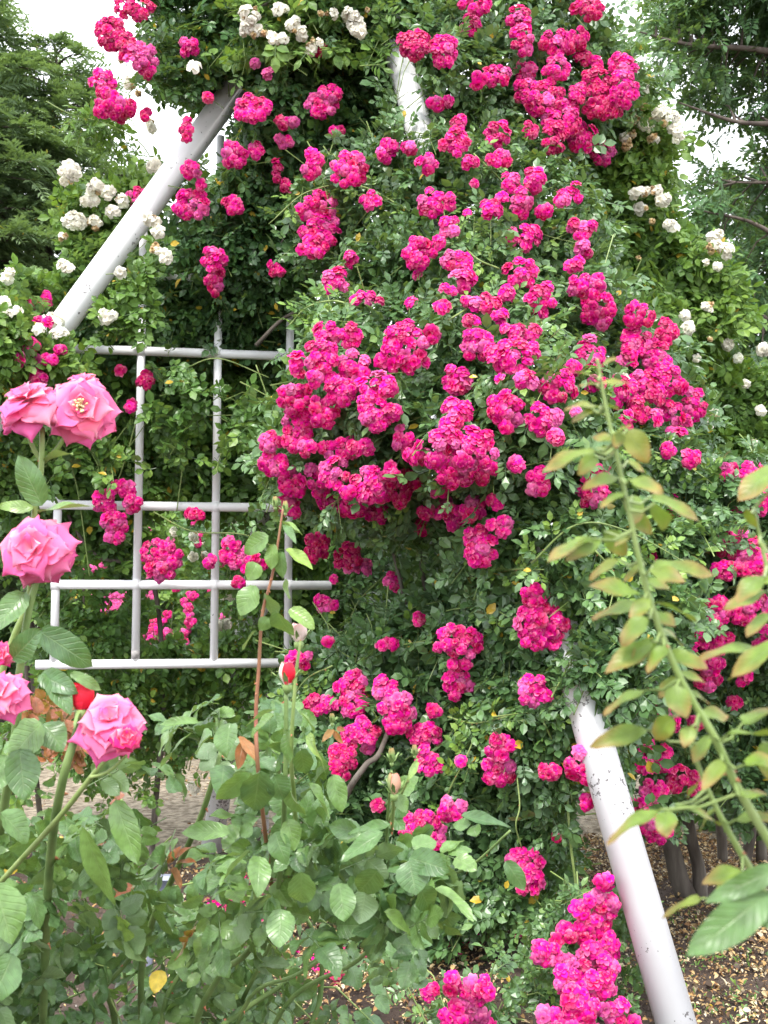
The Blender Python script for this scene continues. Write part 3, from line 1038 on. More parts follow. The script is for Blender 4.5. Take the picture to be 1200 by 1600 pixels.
clear((100, 500), (365, 140), 5.25, 5.42, .085, 20)
clear((622, 90), (650, 205), 5.35, 5.1, .075, 7)
clear((942, 1190), (1066, 1640), 3.83, 3.47, .085, 16)
clear((905, 1095), (922, 1150), 3.93, 3.88, .055, 4)
clear((885, 1010), (893, 1040), 4.02, 4.0, .03, 3)
for y_ in (548, 790, 912, 1036):
    clear((115, y_), (440, y_), 5.25, 5.4, .035, 40)
clear((440, 790), (520, 792), 5.4, 5.45, .04, 8)
for x_ in (211, 333):
    clear((x_, 560), (x_, 1030), 5.3, 5.35, .03, 50)

# ================================================================== CLIMBING ROSES
# --- main cascade on the right
mainF = Field([(700, 700, 3.75), (600, 650, 3.9), (480, 680, 4.25), (420, 720, 4.45), (820, 600, 3.8), (900, 700, 3.8), (700, 520, 4.05), (560, 560, 4.2), (560, 760, 4.1),
               (760, 860, 4.05), (640, 400, 4.6), (750, 420, 4.35), (500, 340, 4.95), (700, 260, 4.65), (650, 250, 4.72), (600, 260, 4.9), (700, 170, 5.0), (860, 340, 4.7), (800, 120, 5.15), (950, 120, 5.3), (780, -80, 5.4),
               (960, 240, 5.5), (920, 480, 4.5), (1040, 600, 4.6), (1090, 640, 4.8), (560, 860, 5.3), (650, 880, 5.35), (580, 920, 5.2), (470, 900, 5.35), (660, 800, 4.4), (700, 930, 4.75), (900, 840, 3.88), (850, 860, 3.85), (1000, 740, 4.3),
               (800, 960, 4.0), (900, 940, 3.82), (900, 1030, 3.80), (940, 1080, 3.78), (700, 1010, 4.25), (600, 980, 4.5), (520, 1000, 4.6), (620, 1100, 4.3), (840, 1110, 3.95), (985, 1120, 3.9), (560, 1180, 4.4), (760, 1200, 4.1), (850, 1260, 4.15),
               (700, 1300, 4.2), (820, 1380, 4.2), (600, 1400, 4.4), (500, 1100, 4.7)], amp=0.13, scale=4.5)
top_rose = thing('climbing_rose', 'magenta climbing rose crowning the top right of the frame above the bare post end', 'climbing rose', P(760, 1480, 4.9) * np.array([1, 1, 0]), 'magenta climbing roses')
right_rose = thing('climbing_rose', 'broad magenta climbing rose bulging over the middle of the frame, the most heavily flowered', 'climbing rose', P(700, 1560, 4.3) * np.array([1, 1, 0]), 'magenta climbing roses')
polyTop = [(610, 120), (640, 60), (660, -160), (940, -160), (935, 10), (985, 80), (1000, 130), (985, 200), (950, 262), (900, 285), (930, 330), (960, 420), (1010, 480), (1060, 540), (1085, 620), (1100, 680), (1150, 740), (1120, 860), (940, 880), (860, 900), (760, 900), (700, 860),
           (640, 830), (560, 800), (450, 770), (410, 730), (410, 660), (440, 600), (470, 560), (500, 500), (540, 470), (520, 430), (460, 400), (455, 330), (500, 260), (560, 220), (610, 200)]
polyCave = [(470, 790), (760, 850), (820, 900), (700, 1000), (480, 1020)]
polyLow = [(600, 960), (660, 910), (760, 900), (860, 880), (960, 880), (1060, 930), (1050, 1010), (1000, 1100), (975, 1150), (925, 1120), (890, 1070), (880, 1150), (905, 1230), (880, 1340), (830, 1420), (760, 1440), (700, 1480), (600, 1510), (540, 1420), (500, 1250), (450, 1120), (455, 1020), (520, 985)]
CL_MAIN = """
742 8 24 16|740 34 20 17|812 28 20 22|816 62 20 24|822 112 20 20|868 65 22 22|898 60 24 22|912 88 14 12 d|920 14 26 18 d|650 66 26 24 d|693 75 24 24|747 125 12 12|778 118 22 18|820 140 18 20
868 106 22 24|930 92 12 12|932 132 26 30 d|974 100 22 22|974 136 24 28|945 168 32 20 d|855 155 30 30|878 185 30 28|900 150 18 20|868 215 18 26 d|913 216 24 24|944 238 20 18|830 200 13 15 d
718 190 14 13|714 218 24 26|778 206 20 23|737 253 13 13|785 246 15 14|768 247 10 8|604 224 14 12|602 240 15 15|640 228 16 12|667 255 18 17|690 160 22 12|743 285 12 10|797 285 15 19|785 305 12 10|837 278 18 20
880 310 13 18|900 297 14 17|850 330 14 12|815 316 16 24|768 325 18 17|673 315 22 24|703 312 10 14|730 330 10 8|703 352 18 17|820 368 27 20|910 355 25 18|913 387 14 14|685 378 11 11|655 393 25 27|650 428 10 8
712 405 28 18|724 432 18 22|900 410 14 12|815 424 27 22|848 466 24 26|750 470 30 14|690 478 12 12|785 492 18 12|575 465 26 13|545 403 13 13|523 437 22 22|915 445 30 22|935 484 26 32|1000 492 24 22|1040 520 18 22 d
632 540 36 38|677 525 12 14|603 600 14 17|612 643 12 13|745 538 26 26|795 555 36 30|818 590 20 18|810 515 34 14|715 590 26 24|712 645 25 27|788 640 28 34|852 652 30 26|869 680 14 13|923 553 24 28|878 602 28 26
967 613 18 30|998 535 26 26|1030 560 24 30|1010 598 28 26|1045 592 20 26|1000 640 20 22 d|1085 630 20 27|1052 645 20 20|1058 674 14 11|982 656 13 14|1080 712 17 17|1046 705 13 14
928 770 28 24|940 735 20 14|843 750 19 24|808 724 14 13|630 690 20 24|652 712 22 20|697 685 26 24|742 702 36 34|712 738 30 26|752 738 24 20|687 765 17 20|628 765 28 30 d|702 802 26 24|738 795 24 20|770 785 14 12
780 820 19 15|752 858 26 26|742 835 20 18|667 802 15 14 d|657 828 15 14 d|486 258 17 22|545 265 28 28|578 312 18 17|495 325 32 26|502 360 32 28|488 385 24 20
"""
CL_LEFT = """
465 567 13 22|510 520 22 20|548 522 20 20|502 555 26 28|553 575 26 28|530 610 24 26|585 600 26 22|580 635 30 24|586 655 26 18|462 625 28 26|466 660 28 24|505 640 24 26|460 692 20 18|425 692 20 20|428 725 24 22|530 700 34 20
455 755 24 24|450 790 22 18|490 745 24 20|525 740 26 26|574 755 28 30|515 785 22 18|550 795 22 18|587 805 18 16|494 856 20 24 d|545 868 22 24 d|560 885 22 14 f|510 940 20 14|520 905 8 10|468 1028 20 18|605 1008 18 10|513 1005 8 6
"""
CL_LOW = """
613 910 14 19|653 965 12 12|715 1000 36 28|715 1040 18 12|714 1068 24 26|835 930 24 18|845 975 38 34|842 1000 28 18|835 1077 25 27|680 1113 14 12|548 1070 26 22|545 1100 26 20|562 1148 30 28|600 1072 20 24|620 1112 28 34|660 1148 28 22|668 1188 24 24
500 1100 24 18|535 1190 24 28 d|780 1168 24 20|780 1205 28 26|914 1195 28 32|705 1265 24 20|660 1300 34 34|648 1325 26 18|820 1345 28 22|830 1375 24 20|915 1258 16 14|860 1205 20 14 d|720 1190 14 10|480 1330 10 8|870 1310 9 8 d|590 1255 10 8 d
"""


for q_ in (CL_MAIN, CL_LEFT, CL_LOW): reg(q_, mainF, -.16)
def clip_poly(poly, yc, below):
    out = []
    for i in range(len(poly)):
        a, b = poly[i], poly[(i + 1) % len(poly)]
        ia, ib = (a[1] >= yc) == below, (b[1] >= yc) == below
        if ia: out.append(a)
        if ia != ib:
            t_ = (yc - a[1]) / (b[1] - a[1]); out.append((a[0] + t_ * (b[0] - a[0]), yc))
    return out


pA, pB = clip_poly(polyTop, 430, False), clip_poly(polyTop, 430, True)
fol = MB(); stm = MB()
twigs(fol, stm, pA, 1100, mainF, LO7 + LO5[:2], .105, thick=.45, ragged=16)
twigs(fol, None, pA, 430, mainF, LO7, .12, thick=.5, back=.3)
fol.build('foliage', [M['rambler'], M['young_cane']], top_rose, smooth=False)
fol = MB(); stm = MB()
twigs(fol, stm, pB, 1250, mainF, LO7 + LO5[:2], .105, thick=.45, ragged=16)
twigs(fol, None, pB, 480, mainF, LO7, .12, thick=.5, back=.3)
twigs(fol, stm, polyCave, 420, Field([(600, 900, 5.75), (480, 850, 5.85)], amp=.2, scale=2.5), LO7, .10, thick=.8)
twigs(fol, None, polyCave, 380, Field([(600, 900, 6.9)], amp=.2), LO7, .13, thick=.6)
twigs(fol, stm, polyLow, 1700, mainF, LO7 + LO5[:2], .105, thick=.40, ragged=16)
twigs(fol, None, polyLow, 620, mainF, LO7, .12, thick=.5, back=.28)
# sprigs over the post
ovr = Field([(900, 1050, 4.0)], amp=.05)
twigs(fol, stm, [(870, 1010), (960, 1000), (985, 1060), (950, 1100), (880, 1075)], 34, ovr, LO7, .10, thick=.12, ragged=8)
twigs(fol, stm, [(950, 1195), (985, 1190), (985, 1250), (950, 1250)], 3, Field([(960, 1220, 3.95)], amp=0), LO5, .10, thick=.03, ragged=2)
fol.build('foliage', [M['rambler'], M['young_cane']], right_rose, smooth=False)

def put(txt, parent, fld, lim=999, **kw):
    n = 0
    for it in txt.replace('\n', '|').split('|'):
        a = it.split()
        if len(a) < 4: continue
        x, y, rx, ry = map(float, a[:4])
        kd = a[4] if len(a) > 4 else kw.get('kind', 'm')
        k2 = {k: v for k, v in kw.items() if k != 'kind'}
        cluster(parent, fld, x, y, rx, ry, kd, name='flower_cluster' if max(rx, ry) > 13 else 'bloom', **k2)
        n += 1


rmain = np.random.default_rng(5)
EXTRA = '''830 545 16 14|895 575 14 14|935 600 16 14|900 640 10 10|660 560 14 14|600 560 14 12|545 600 12 12|520 590 14 12|490 590 14 14|480 700 16 14|560 700 20 14|600 780 16 14|610 740 16 16
545 770 16 14|500 770 14 12|680 720 16 14|725 720 16 14|765 550 16 14|780 590 14 12|1015 540 16 16|985 560 16 16|1030 615 16 16|985 610 16 18|1065 600 12 14|1070 655 14 12|1020 650 16 14|640 470 12 10|700 450 14 12|735 500 14 12|790 455 14 12'''
items = [q_ for q_ in CL_MAIN.replace('\n', '|').split('|') if len(q_.split()) > 3]
put('|'.join(q_ for q_ in items if float(q_.split()[1]) < 430), top_rose, mainF, off=-0.16)
put('|'.join(q_ for q_ in items if float(q_.split()[1]) >= 430) + '|' + EXTRA, right_rose, mainF, off=-0.16)
# the lower and left clusters belong to a second plant trained over the same post
low_rose = thing('climbing_rose', 'magenta climbing rose with clusters hanging low beside the chipped right post', 'climbing rose', P(640, 1590, 4.2) * np.array([1, 1, 0]), 'magenta climbing roses')
put(CL_LEFT, low_rose, mainF, off=-0.16)
put(CL_LOW, low_rose, mainF, off=-0.16)
gp = lambda px, py, d_: P(px, py, d_)
tube_obj('cane', [gp(640, 1600, 4.25), gp(665, 1530, 4.3), gp(695, 1460, 4.35), gp(716, 1370, 4.4), gp(725, 1300, 4.5), gp(760, 1180, 4.6), gp(820, 1070, 4.35), gp(852, 1015, 4.25), gp(880, 900, 4.5), gp(850, 700, 4.5), gp(800, 400, 5.2)], [.021, .017, .013, .009], M['wood'], low_rose, 9)
tube_obj('cane', [gp(560, 1580, 4.6), gp(530, 1400, 4.6), gp(528, 1290, 4.45), gp(545, 1235, 4.25), gp(572, 1195, 4.2), gp(600, 1160, 4.3), gp(640, 1000, 4.8), gp(600, 800, 4.9)], [.016, .012, .008], M['wood'], low_rose, 8)
tube_obj('cane', [gp(600, 1075, 4.8), gp(680, 1062, 4.7), gp(760, 1070, 4.55), gp(850, 1060, 4.3)], [.010, .013, .010], M['wood'], low_rose, 8)
tube_obj('cane', [gp(716, 1620, 4.35), gp(700, 1500, 4.5), gp(740, 1350, 4.6), gp(700, 1100, 4.9), gp(650, 800, 5), gp(680, 500, 4.8)], [.02, .014, .008], M['wood'], right_rose, 8)
tube_obj('cane', [gp(760, 1480, 4.9), gp(780, 1200, 5.0), gp(700, 900, 5.2), gp(640, 600, 5.3), gp(620, 400, 5.35), gp(700, 0, 5.5)], [.02, .014, .008], M['wood'], top_rose, 8)
tube_obj('cane', [gp(884, 1180, 4.0), gp(887, 1260, 3.98), gp(893, 1330, 3.98), gp(900, 1390, 4.0), gp(897, 1440, 4.05)], [.0045, .005, .004], M['young_cane'], low_rose, 7, thorns=6)
tube_obj('cane', [gp(808, 1215, 3.98), gp(812, 1260, 3.95), gp(806, 1290, 3.95), gp(815, 1325, 4.0)], [.003, .003], M['young_cane'], low_rose, 6, thorns=3)
spr = MB()
# arching green canes over the mound
for (pts) in ([(700, 500), (760, 470), (830, 480), (900, 530)], [(830, 880), (900, 820), (980, 830), (1090, 890)], [(640, 330), (560, 290), (480, 300), (420, 350)], [(600, 1010), (680, 960), (760, 950), (820, 980)],
              [(690, 1290), (700, 1240), (730, 1180), (745, 1140)], [(860, 560), (930, 620), (960, 700), (950, 780)], [(740, 240), (800, 300), (840, 360), (900, 380)], [(560, 480), (520, 470), (480, 480), (450, 510)], [(780, 420), (740, 400), (700, 350), (690, 310)], [(1000, 700), (1060, 720), (1120, 760)], [(880, 560), (850, 520), (840, 460)],
              [(600, 900), (560, 940), (540, 990)], [(760, 900), (800, 890), (850, 890)], [(930, 860), (960, 900), (950, 960)], [(700, 1120), (740, 1130), (790, 1120)], [(520, 1040), (480, 1060), (450, 1100)], [(850, 1130), (870, 1180), (860, 1240)]):
    pp = np.array([P(x, y, float(mainF.raw(x, y)) - .06) for x, y in pts])
    tube_obj('cane', pp, [.004, .0035, .002], M['young_cane'], right_rose, 6, thorns=8)
    sq = spline(pp, 4); nn_ = len(sq) - 1
    al = norm(np.diff(sq, axis=0) + 0); sg = np.where(np.arange(nn_) % 2, 1, -1)[:, None]
    al = norm(al * .5 + np.array([0, -.25, .1]) + sg * np.cross(al, [0, -1., 0]) + rng.normal(size=(nn_, 3)) * .2)
    spr.inst(LO7[0], frames(al, up_out(np.tile([[0, -1., 0]], (nn_, 1)), .6, .35), rng.uniform(.08, .115, nn_)), sq[:-1], rng.uniform(.5, 1, nn_))

spr.build('young_foliage', M['mid'], right_rose, smooth=False)
# hanging bottom clusters
hang = thing('climbing_rose', 'magenta climbing rose trailing a long flower garland to the ground left of the chipped post', 'climbing rose', P(900, 1640, 4.0) * np.array([1, 1, 0]), 'magenta climbing roses')
hF = Field([(900, 1450, 3.6), (900, 1600, 3.42), (700, 1560, 3.35)], amp=.04)
put("""945 1378 13 15|935 1408 26 18|960 1412 14 14|930 1448 30 20|890 1460 16 18|858 1488 26 20|880 1498 18 14|935 1490 32 26|885 1530 22 24|930 1540 30 26|915 1578 36 20|965 1580 22 22|880 1610 30 16|905 1608 34 20|950 1545 18 18|915 1465 16 16|905 1515 22 18|950 1510 20 20|955 1475 16 20|900 1560 22 20|860 1590 20 14|990 1600 12 16|948 1430 16 12|870 1470 12 12|910 1425 14 14""", hang, hF, off=0)
hf = MB(); hs = MB()
reg('930 1430 40 50|935 1540 50 70|885 1480 44 40', hF, 0)
twigs(hf, hs, [(850, 1390), (990, 1380), (985, 1640), (840, 1640), (835, 1500)], 90, Field([(900, 1500, 3.72)], amp=.05), LO7, .085, thick=.18)
hf.build('foliage', [M['rambler'], M['young_cane']], hang, smooth=False)
tube_obj('cane', [gp(897, 1430, 3.95), gp(910, 1500, 3.75), gp(930, 1560, 3.6), gp(925, 1640, 3.5)], [.005, .007], M['cane'], hang, 7)
bl = thing('climbing_rose', 'magenta rose spray at the bottom edge left of the ground garland', 'climbing rose', P(715, 1680, 3.6) * np.array([1, 1, 0]), 'magenta climbing roses')
put("""672 1550 16 16|705 1540 18 18|745 1545 26 24|742 1578 26 22|712 1590 26 22|750 1605 22 14""", bl, hF, off=0)
hf = MB(); hs = MB()
twigs(hf, hs, [(640, 1530), (790, 1500), (800, 1680), (640, 1680)], 45, Field([(700, 1580, 3.48)], amp=.05), LO7, .085, thick=.15)
hf.build('foliage', [M['rambler'], M['young_cane']], bl, smooth=False)
tube_obj('cane', [gp(715, 1560, 3.42), gp(720, 1620, 3.44), gp(715, 1680, 3.5)], [.004, .006], M['cane'], bl, 6)
bl2 = thing('climbing_rose', 'small crimson rose spray low between the garden bush and the soil', 'climbing rose', P(540, 1640, 3.9) * np.array([1, 1, 0]), 'magenta climbing roses')
put("""540 1555 36 22|525 1518 14 8""", bl2, Field([(540, 1560, 4.0)], amp=0), kind='d', off=0)
tube_obj('cane', [gp(540, 1550, 4.02), gp(545, 1600, 4.05), gp(540, 1650, 4.05)], [.004, .006], M['cane'], bl2, 6)

# --- upper left magenta rose in the lattice
latF = Field([(211, 480, 5.45), (333, 400, 5.3), (450, 400, 5.3), (333, 530, 5.6), (450, 530, 5.65), (560, 200, 5.3), (400, 200, 5.15), (300, 40, 5.25), (210, 60, 5.15), (200, -100, 5.2), (500, 0, 5.1), (560, 120, 5.3), (600, 320, 5.4), (300, 560, 5.45), (400, 650, 5.5), (200, 700, 5.5), (100, 640, 5.5), (330, 1100, 5.6)], amp=.12, scale=4)
up_rose = thing('climbing_rose', 'dark leaved magenta climbing rose over the top and left side of the lattice', 'climbing rose', P(480, 1400, 5.6) * np.array([1, 1, 0]), 'magenta climbing roses')
polyUp = [(200, -160), (215, 0), (215, 50), (235, 90), (245, 130), (275, 160), (300, 180), (340, 150), (375, 135), (440, 170), (620, 130), (680, 60), (680, -160)]
polyL = [(400, 160), (375, 230), (325, 300), (275, 370), (235, 420), (220, 450), (240, 480), (260, 540), (470, 545), (500, 470), (490, 300), (600, 230), (640, 130)]
polyL2 = [(120, 500), (200, 430), (240, 545), (150, 548)]
reg("""208 8 30 20 d|172 50 22 26 d|195 68 18 22 d|165 40 16 12|215 85 18 20 f|235 103 16 18|232 80 12 14 f|160 125 20 20|168 160 24 26|186 180 14 14 d|205 168 10 12 d|228 178 10 10 d|294 70 17 16|398 97 11 8 f|420 112 11 10 f
385 165 20 20|408 165 18 14|390 180 22 12|448 190 17 14|445 220 17 11|515 145 20 16|500 165 26 22|527 203 12 8|368 240 20 22|400 235 14 15|297 265 18 14|313 288 10 9|298 318 28 24|363 320 18 15|432 265 11 18 d|448 290 11 12 d
290 200 12 18 d|330 403 22 18|335 440 15 24|430 418 15 13|325 150 9 8 d|690 5 20 14 d""", latF, -.16)
fol = MB(); stm = MB()
twigs(fol, stm, polyUp, 1150, latF, LO7 + LO5, .10, thick=.5, ragged=18)
twigs(fol, None, polyUp, 420, latF, LO7, .12, thick=.5, back=.3)
twigs(fol, stm, polyL, 1150, latF, LO7 + LO5, .10, thick=.5, ragged=16)
twigs(fol, None, polyL, 420, latF, LO7, .12, thick=.5, back=.35)
twigs(fol, stm, polyL2, 90, latF, LO7 + LO5, .10, thick=.3, ragged=16, gap=.4)
fol.build('foliage', [M['rambler_dark'], M['young_cane']], up_rose, smooth=False)
put("""208 8 30 20 d|172 50 22 26 d|195 68 18 22 d|165 40 16 12|215 85 18 20 f|235 103 16 18|232 80 12 14 f|160 125 20 20|168 160 24 26|186 180 14 14 d|205 168 10 12 d|228 178 10 10 d|294 70 17 16|398 97 11 8 f|420 112 11 10 f
385 165 20 20|408 165 18 14|390 180 22 12|448 190 17 14|445 220 17 11|515 145 20 16|500 165 26 22|527 203 12 8|368 240 20 22|400 235 14 15|297 265 18 14|313 288 10 9|298 318 28 24|363 320 18 15|432 265 11 18 d|448 290 11 12 d
290 200 12 18 d|330 403 22 18|335 440 15 24|430 418 15 13|325 150 9 8 d|690 5 20 14 d""", up_rose, latF, off=-.16)
put("""500 78 14 12 d|530 92 12 10 d""", up_rose, latF, off=-.06)
for pts in ([(480, 1380, 5.7), (500, 1100, 5.75), (470, 800, 5.8), (455, 500, 5.6), (480, 300, 5.6), (420, 100, 5.4)], [(400, 540, 5.35), (440, 500, 5.3), (480, 480, 5.3), (520, 470, 5.2)], [(600, 120, 5.4), (560, 200, 5.3), (500, 250, 5.2), (440, 380, 5.2)]):
    tube_obj('cane', [gp(*q) for q in pts], [.011, .008, .005], M['wood'], up_rose, 7)

# --- rose behind the lattice
back_rose = thing('climbing_rose', 'green climbing rose with few magenta flowers filling the back of the white lattice', 'climbing rose', P(250, 1330, 6.1) * np.array([1, 1, 0]), 'magenta climbing roses')
for d_ in np.arange(5.45, 7.0, .1):
    for (x_, y_, r_) in ((270, 835, 34), (310, 850, 30), (180, 935, 20), (238, 935, 18), (245, 985, 22), (290, 975, 20), (300, 930, 18), (345, 978, 18), (225, 1000, 16), (385, 860, 14), (150, 885, 16), (360, 940, 14)):
        REG.append((*P(x_, y_, d_), r_ / F * d_))
bF = Field([(250, 700, 5.75), (60, 700, 5.7), (450, 700, 5.8), (300, 1100, 5.9), (60, 1100, 5.7), (480, 1100, 5.7)], amp=.2, scale=3.2)
reg("""225 592 15 16 d|187 577 9 9 d|205 633 9 9|162 783 20 18|192 762 20 16|205 785 16 20|180 812 24 22|178 838 15 11|240 862 22 20|265 868 22 24|252 890 24 18|360 850 13 11|372 875 18 14|350 868 12 10|396 882 20 16|327 877 10 9|370 910 13 10|305 803 14 8 d""", Field([(250, 700, 5.18)], amp=0), 0)
fol = MB(); stm = MB()
twigs(fol, stm, [(-80, 520), (520, 535), (520, 850), (430, 800), (330, 790), (250, 780), (200, 860), (-80, 850)], 1300, bF, LO5 + LO7[:2], .115, thick=.45, gap=.12)
twigs(fol, None, [(-80, 520), (520, 535), (520, 850), (330, 790), (250, 780), (200, 860), (-80, 850)], 260, bF, LO5 + LO7[:2], .13, thick=.6, back=.4, gap=.25)
twigs(fol, stm, [(60, 830), (200, 840), (200, 1030), (60, 1020)], 110, bF, LO5, .11, thick=.35, gap=.35)
twigs(fol, stm, [(200, 840), (230, 990), (330, 1000), (470, 960), (480, 1030), (210, 1030)], 70, bF, LO5, .11, thick=.35, gap=.35)
twigs(fol, stm, [(330, 900), (430, 840), (520, 860), (520, 1060), (400, 1040)], 150, bF, LO5 + LO7, .11, thick=.35, gap=.2)
twigs(fol, stm, [(-60, 1120), (120, 1130), (200, 1120), (400, 1140), (480, 1180), (330, 1210), (240, 1240), (120, 1220), (-60, 1280)], 110, bF, LO5, .095, thick=.3, gap=.35)
twigs(fol, stm, [(60, 1045), (520, 1040), (520, 1120), (380, 1180), (240, 1130), (100, 1180)], 290, bF, LO5 + LO7, .105, thick=.35, gap=.25)
# a few sprays passing in front of the bars
latN = Field([(300, 600, 5.2)], amp=.06)
for pl, n_ in (([(230, 560), (310, 560), (330, 640), (260, 720), (215, 680)], 26), ([(330, 620), (400, 600), (420, 680), (340, 720)], 14), ([(60, 640), (140, 620), (200, 720), (90, 760)], 22)):
    twigs(fol, stm, pl, n_, latN, LO5 + LO7[:1], .105, thick=.12, gap=.2)
fol.build('foliage', [M['mid'], M['young_cane']], back_rose, smooth=False)
for pts in ([(400, 570), (425, 640), (445, 700), (440, 780)], [(215, 650), (195, 720), (170, 790)], [(280, 580), (340, 560), (420, 590)], [(130, 560), (90, 640), (120, 760), (140, 900)], [(290, 690), (284, 740), (276, 800)], [(240, 800), (300, 830), (380, 835), (440, 860)]):
    tube_obj('cane', [P(x, y, 5.33) for x, y in pts], [.004, .003], M['young_cane'], back_rose, 6, thorns=5)
tube_obj('cane', [gp(235, 1360, 6.1), gp(245, 1230, 6.0), gp(255, 1100, 5.9), gp(235, 900, 5.8), gp(140, 860, 5.7), gp(60, 700, 5.7)], [.018, .013, .008], M['wood'], back_rose, 8)
put("""225 592 15 16 d|187 577 9 9 d|205 633 9 9|162 783 20 18|192 762 20 16|205 785 16 20|180 812 24 22|178 838 15 11|240 862 22 20|265 868 22 24|252 890 24 18|360 850 13 11|372 875 18 14|350 868 12 10|396 882 20 16|327 877 10 9|370 910 13 10|305 803 14 8 d""", back_rose, Field([(250, 700, 5.18)], amp=0), off=0)

# --- right edge magenta rose
edgeF = Field([(1160, 780, 4.6), (1180, 900, 4.4), (1100, 1000, 4.5), (980, 930, 4.35), (1020, 820, 4.5), (1000, 1120, 4.45), (1030, 1280, 4.5), (1080, 1200, 4.7), (1180, 1150, 4.8)], amp=.1, scale=4.5)
edge = thing('climbing_rose', 'magenta climbing rose at the right edge on two thick grey woody stems', 'climbing rose', P(1080, 1400, 5.3) * np.array([1, 1, 0]), 'magenta climbing roses')
reg("""1140 740 14 20|1170 745 28 22|1180 780 26 26|1155 790 16 14|1015 805 20 28|1060 800 18 18|1045 780 14 12|1150 850 34 24|1180 885 28 28|1132 888 20 18|968 890 26 24|955 935 26 26|985 948 24 20|1010 868 16 15|1125 958 22 28|1172 950 30 32|1195 1000 20 24
1078 1000 30 24|1130 1005 24 18|1110 1040 22 20|1030 1050 22 20|1040 1010 16 14|1110 1065 20 18|1060 1095 22 22|1020 1092 26 28|1038 1132 26 20|985 1125 22 18|992 1160 28 22|1030 1184 24 24|1005 1198 18 14|1060 1215 22 22 d|1085 1225 20 20 d
1025 1238 22 24|1000 1256 18 12|1010 1288 24 20|1032 1300 24 22|1165 1060 16 14|1150 1100 12 12 d|960 1100 14 12|1090 1130 12 12 d|965 990 14 12|1190 1180 10 10 d|1195 820 14 22|1120 915 16 16|1160 905 22 16|1195 905 14 20|1150 985 22 20|1085 960 14 12|1100 1010 20 18|1160 820 20 16|1195 960 14 20|1065 1030 18 18|1000 960 14 14|1075 1060 20 16|1050 1155 20 16|1110 880 12 12""", edgeF, -.15)
fol = MB(); stm = MB()
twigs(fol, stm, [(1090, 740), (1150, 710), (1330, 720), (1330, 1270), (1180, 1260), (1090, 1200), (1000, 1180), (960, 1130), (1000, 1050), (1060, 960), (960, 880), (950, 830)], 900, edgeF, LO7, .10, thick=.45)
twigs(fol, None, [(1060, 760), (1330, 740), (1330, 1320), (1130, 1290), (980, 1120), (960, 900)], 420, edgeF, LO7, .12, thick=.5, back=.3)
twigs(fol, stm, [(990, 1200), (1060, 1180), (1060, 1270), (1000, 1280)], 18, edgeF, LO7, .10, thick=.2)
fol.build('foliage', [M['rambler'], M['young_cane']], edge, smooth=False)
put("""1140 740 14 20|1170 745 28 22|1180 780 26 26|1155 790 16 14|1015 805 20 28|1060 800 18 18|1045 780 14 12|1150 850 34 24|1180 885 28 28|1132 888 20 18|968 890 26 24|955 935 26 26|985 948 24 20|1010 868 16 15|1125 958 22 28|1172 950 30 32|1195 1000 20 24
1078 1000 30 24|1130 1005 24 18|1110 1040 22 20|1030 1050 22 20|1040 1010 16 14|1110 1065 20 18|1060 1095 22 22|1020 1092 26 28|1038 1132 26 20|985 1125 22 18|992 1160 28 22|1030 1184 24 24|1005 1198 18 14|1060 1215 22 22 d|1085 1225 20 20 d
1025 1238 22 24|1000 1256 18 12|1010 1288 24 20|1032 1300 24 22|1165 1060 16 14|1150 1100 12 12 d|960 1100 14 12|1090 1130 12 12 d|965 990 14 12|1190 1180 10 10 d""", edge, edgeF, off=-.15)
tube_obj('stem', [gp(1082, 1418, 5.3), gp(1062, 1375, 5.3), gp(1045, 1310, 5.3), gp(1020, 1250, 5.2), gp(1000, 1150, 5.1)], [.05, .045, .034, .028], M['wood'], edge, 12)
tube_obj('stem', [gp(1094, 1420, 5.3), gp(1092, 1360, 5.32), gp(1078, 1300, 5.3), gp(1072, 1230, 5.25), gp(1090, 1120, 5.2)], [.04, .03, .027, .022], M['wood'], edge, 12)
tube_obj('stem', [gp(1085, 1424, 5.32), gp(1086, 1405, 5.32)], [.075, .055], M['wood'], edge, 12)
for a_, b_ in (((1160, 1370), (1180, 1180)), ((1130, 1380), (1105, 1200)), ((1190, 1350), (1170, 1150))):
    tube_obj('stem', [gp(*a_, 5.9), gp((a_[0] + b_[0]) / 2 + 8, (a_[1] + b_[1]) / 2, 5.9), gp(*b_, 5.8)], [.03, .02], M['wood'], edge, 10)

# --- white roses
wl = thing('climbing_rose', 'white climbing rose with cream clusters behind the slanted left post', 'climbing rose', P(60, 1330, 6.2) * np.array([1, 1, 0]), 'white climbing roses')
wF = Field([(150, 330, 5.6), (60, 450, 5.4), (240, 260, 5.6), (0, 520, 4.85), (60, 540, 4.9)], amp=.15, scale=4)
reg("""110 268 20 16|106 282 14 14|150 290 16 18|170 300 12 14|140 312 16 14|190 312 12 10|115 345 22 16|145 350 16 14|98 370 12 12|178 330 11 10|100 418 13 13|240 255 13 13|15 430 12 14|80 498 20 14|90 520 16 12|20 485 18 10|190 90 12 12 c|202 130 14 14 c|215 145 10 12 c|236 195 10 14|60 512 12 10|8 470 10 10""", wF, -.12)
fol = MB(); stm = MB()
twigs(fol, stm, [(110, 300), (150, 290), (210, 290), (250, 265), (300, 235), (310, 250), (230, 330), (130, 450), (70, 460), (110, 400), (105, 350)], 190, wF, LONG[:2] + LO5, .105, thick=.35, gap=.25, tl=.12)
twigs(fol, stm, [(-90, 450), (20, 420), (70, 440), (70, 470), (60, 520), (140, 560), (-90, 640)], 330, wF, LO5, .10, thick=.4, gap=.1, tl=.14)
twigs(fol, stm, [(80, 150), (200, 210), (160, 220)], 14, wF, LONG, .12, thick=.1, ragged=4)
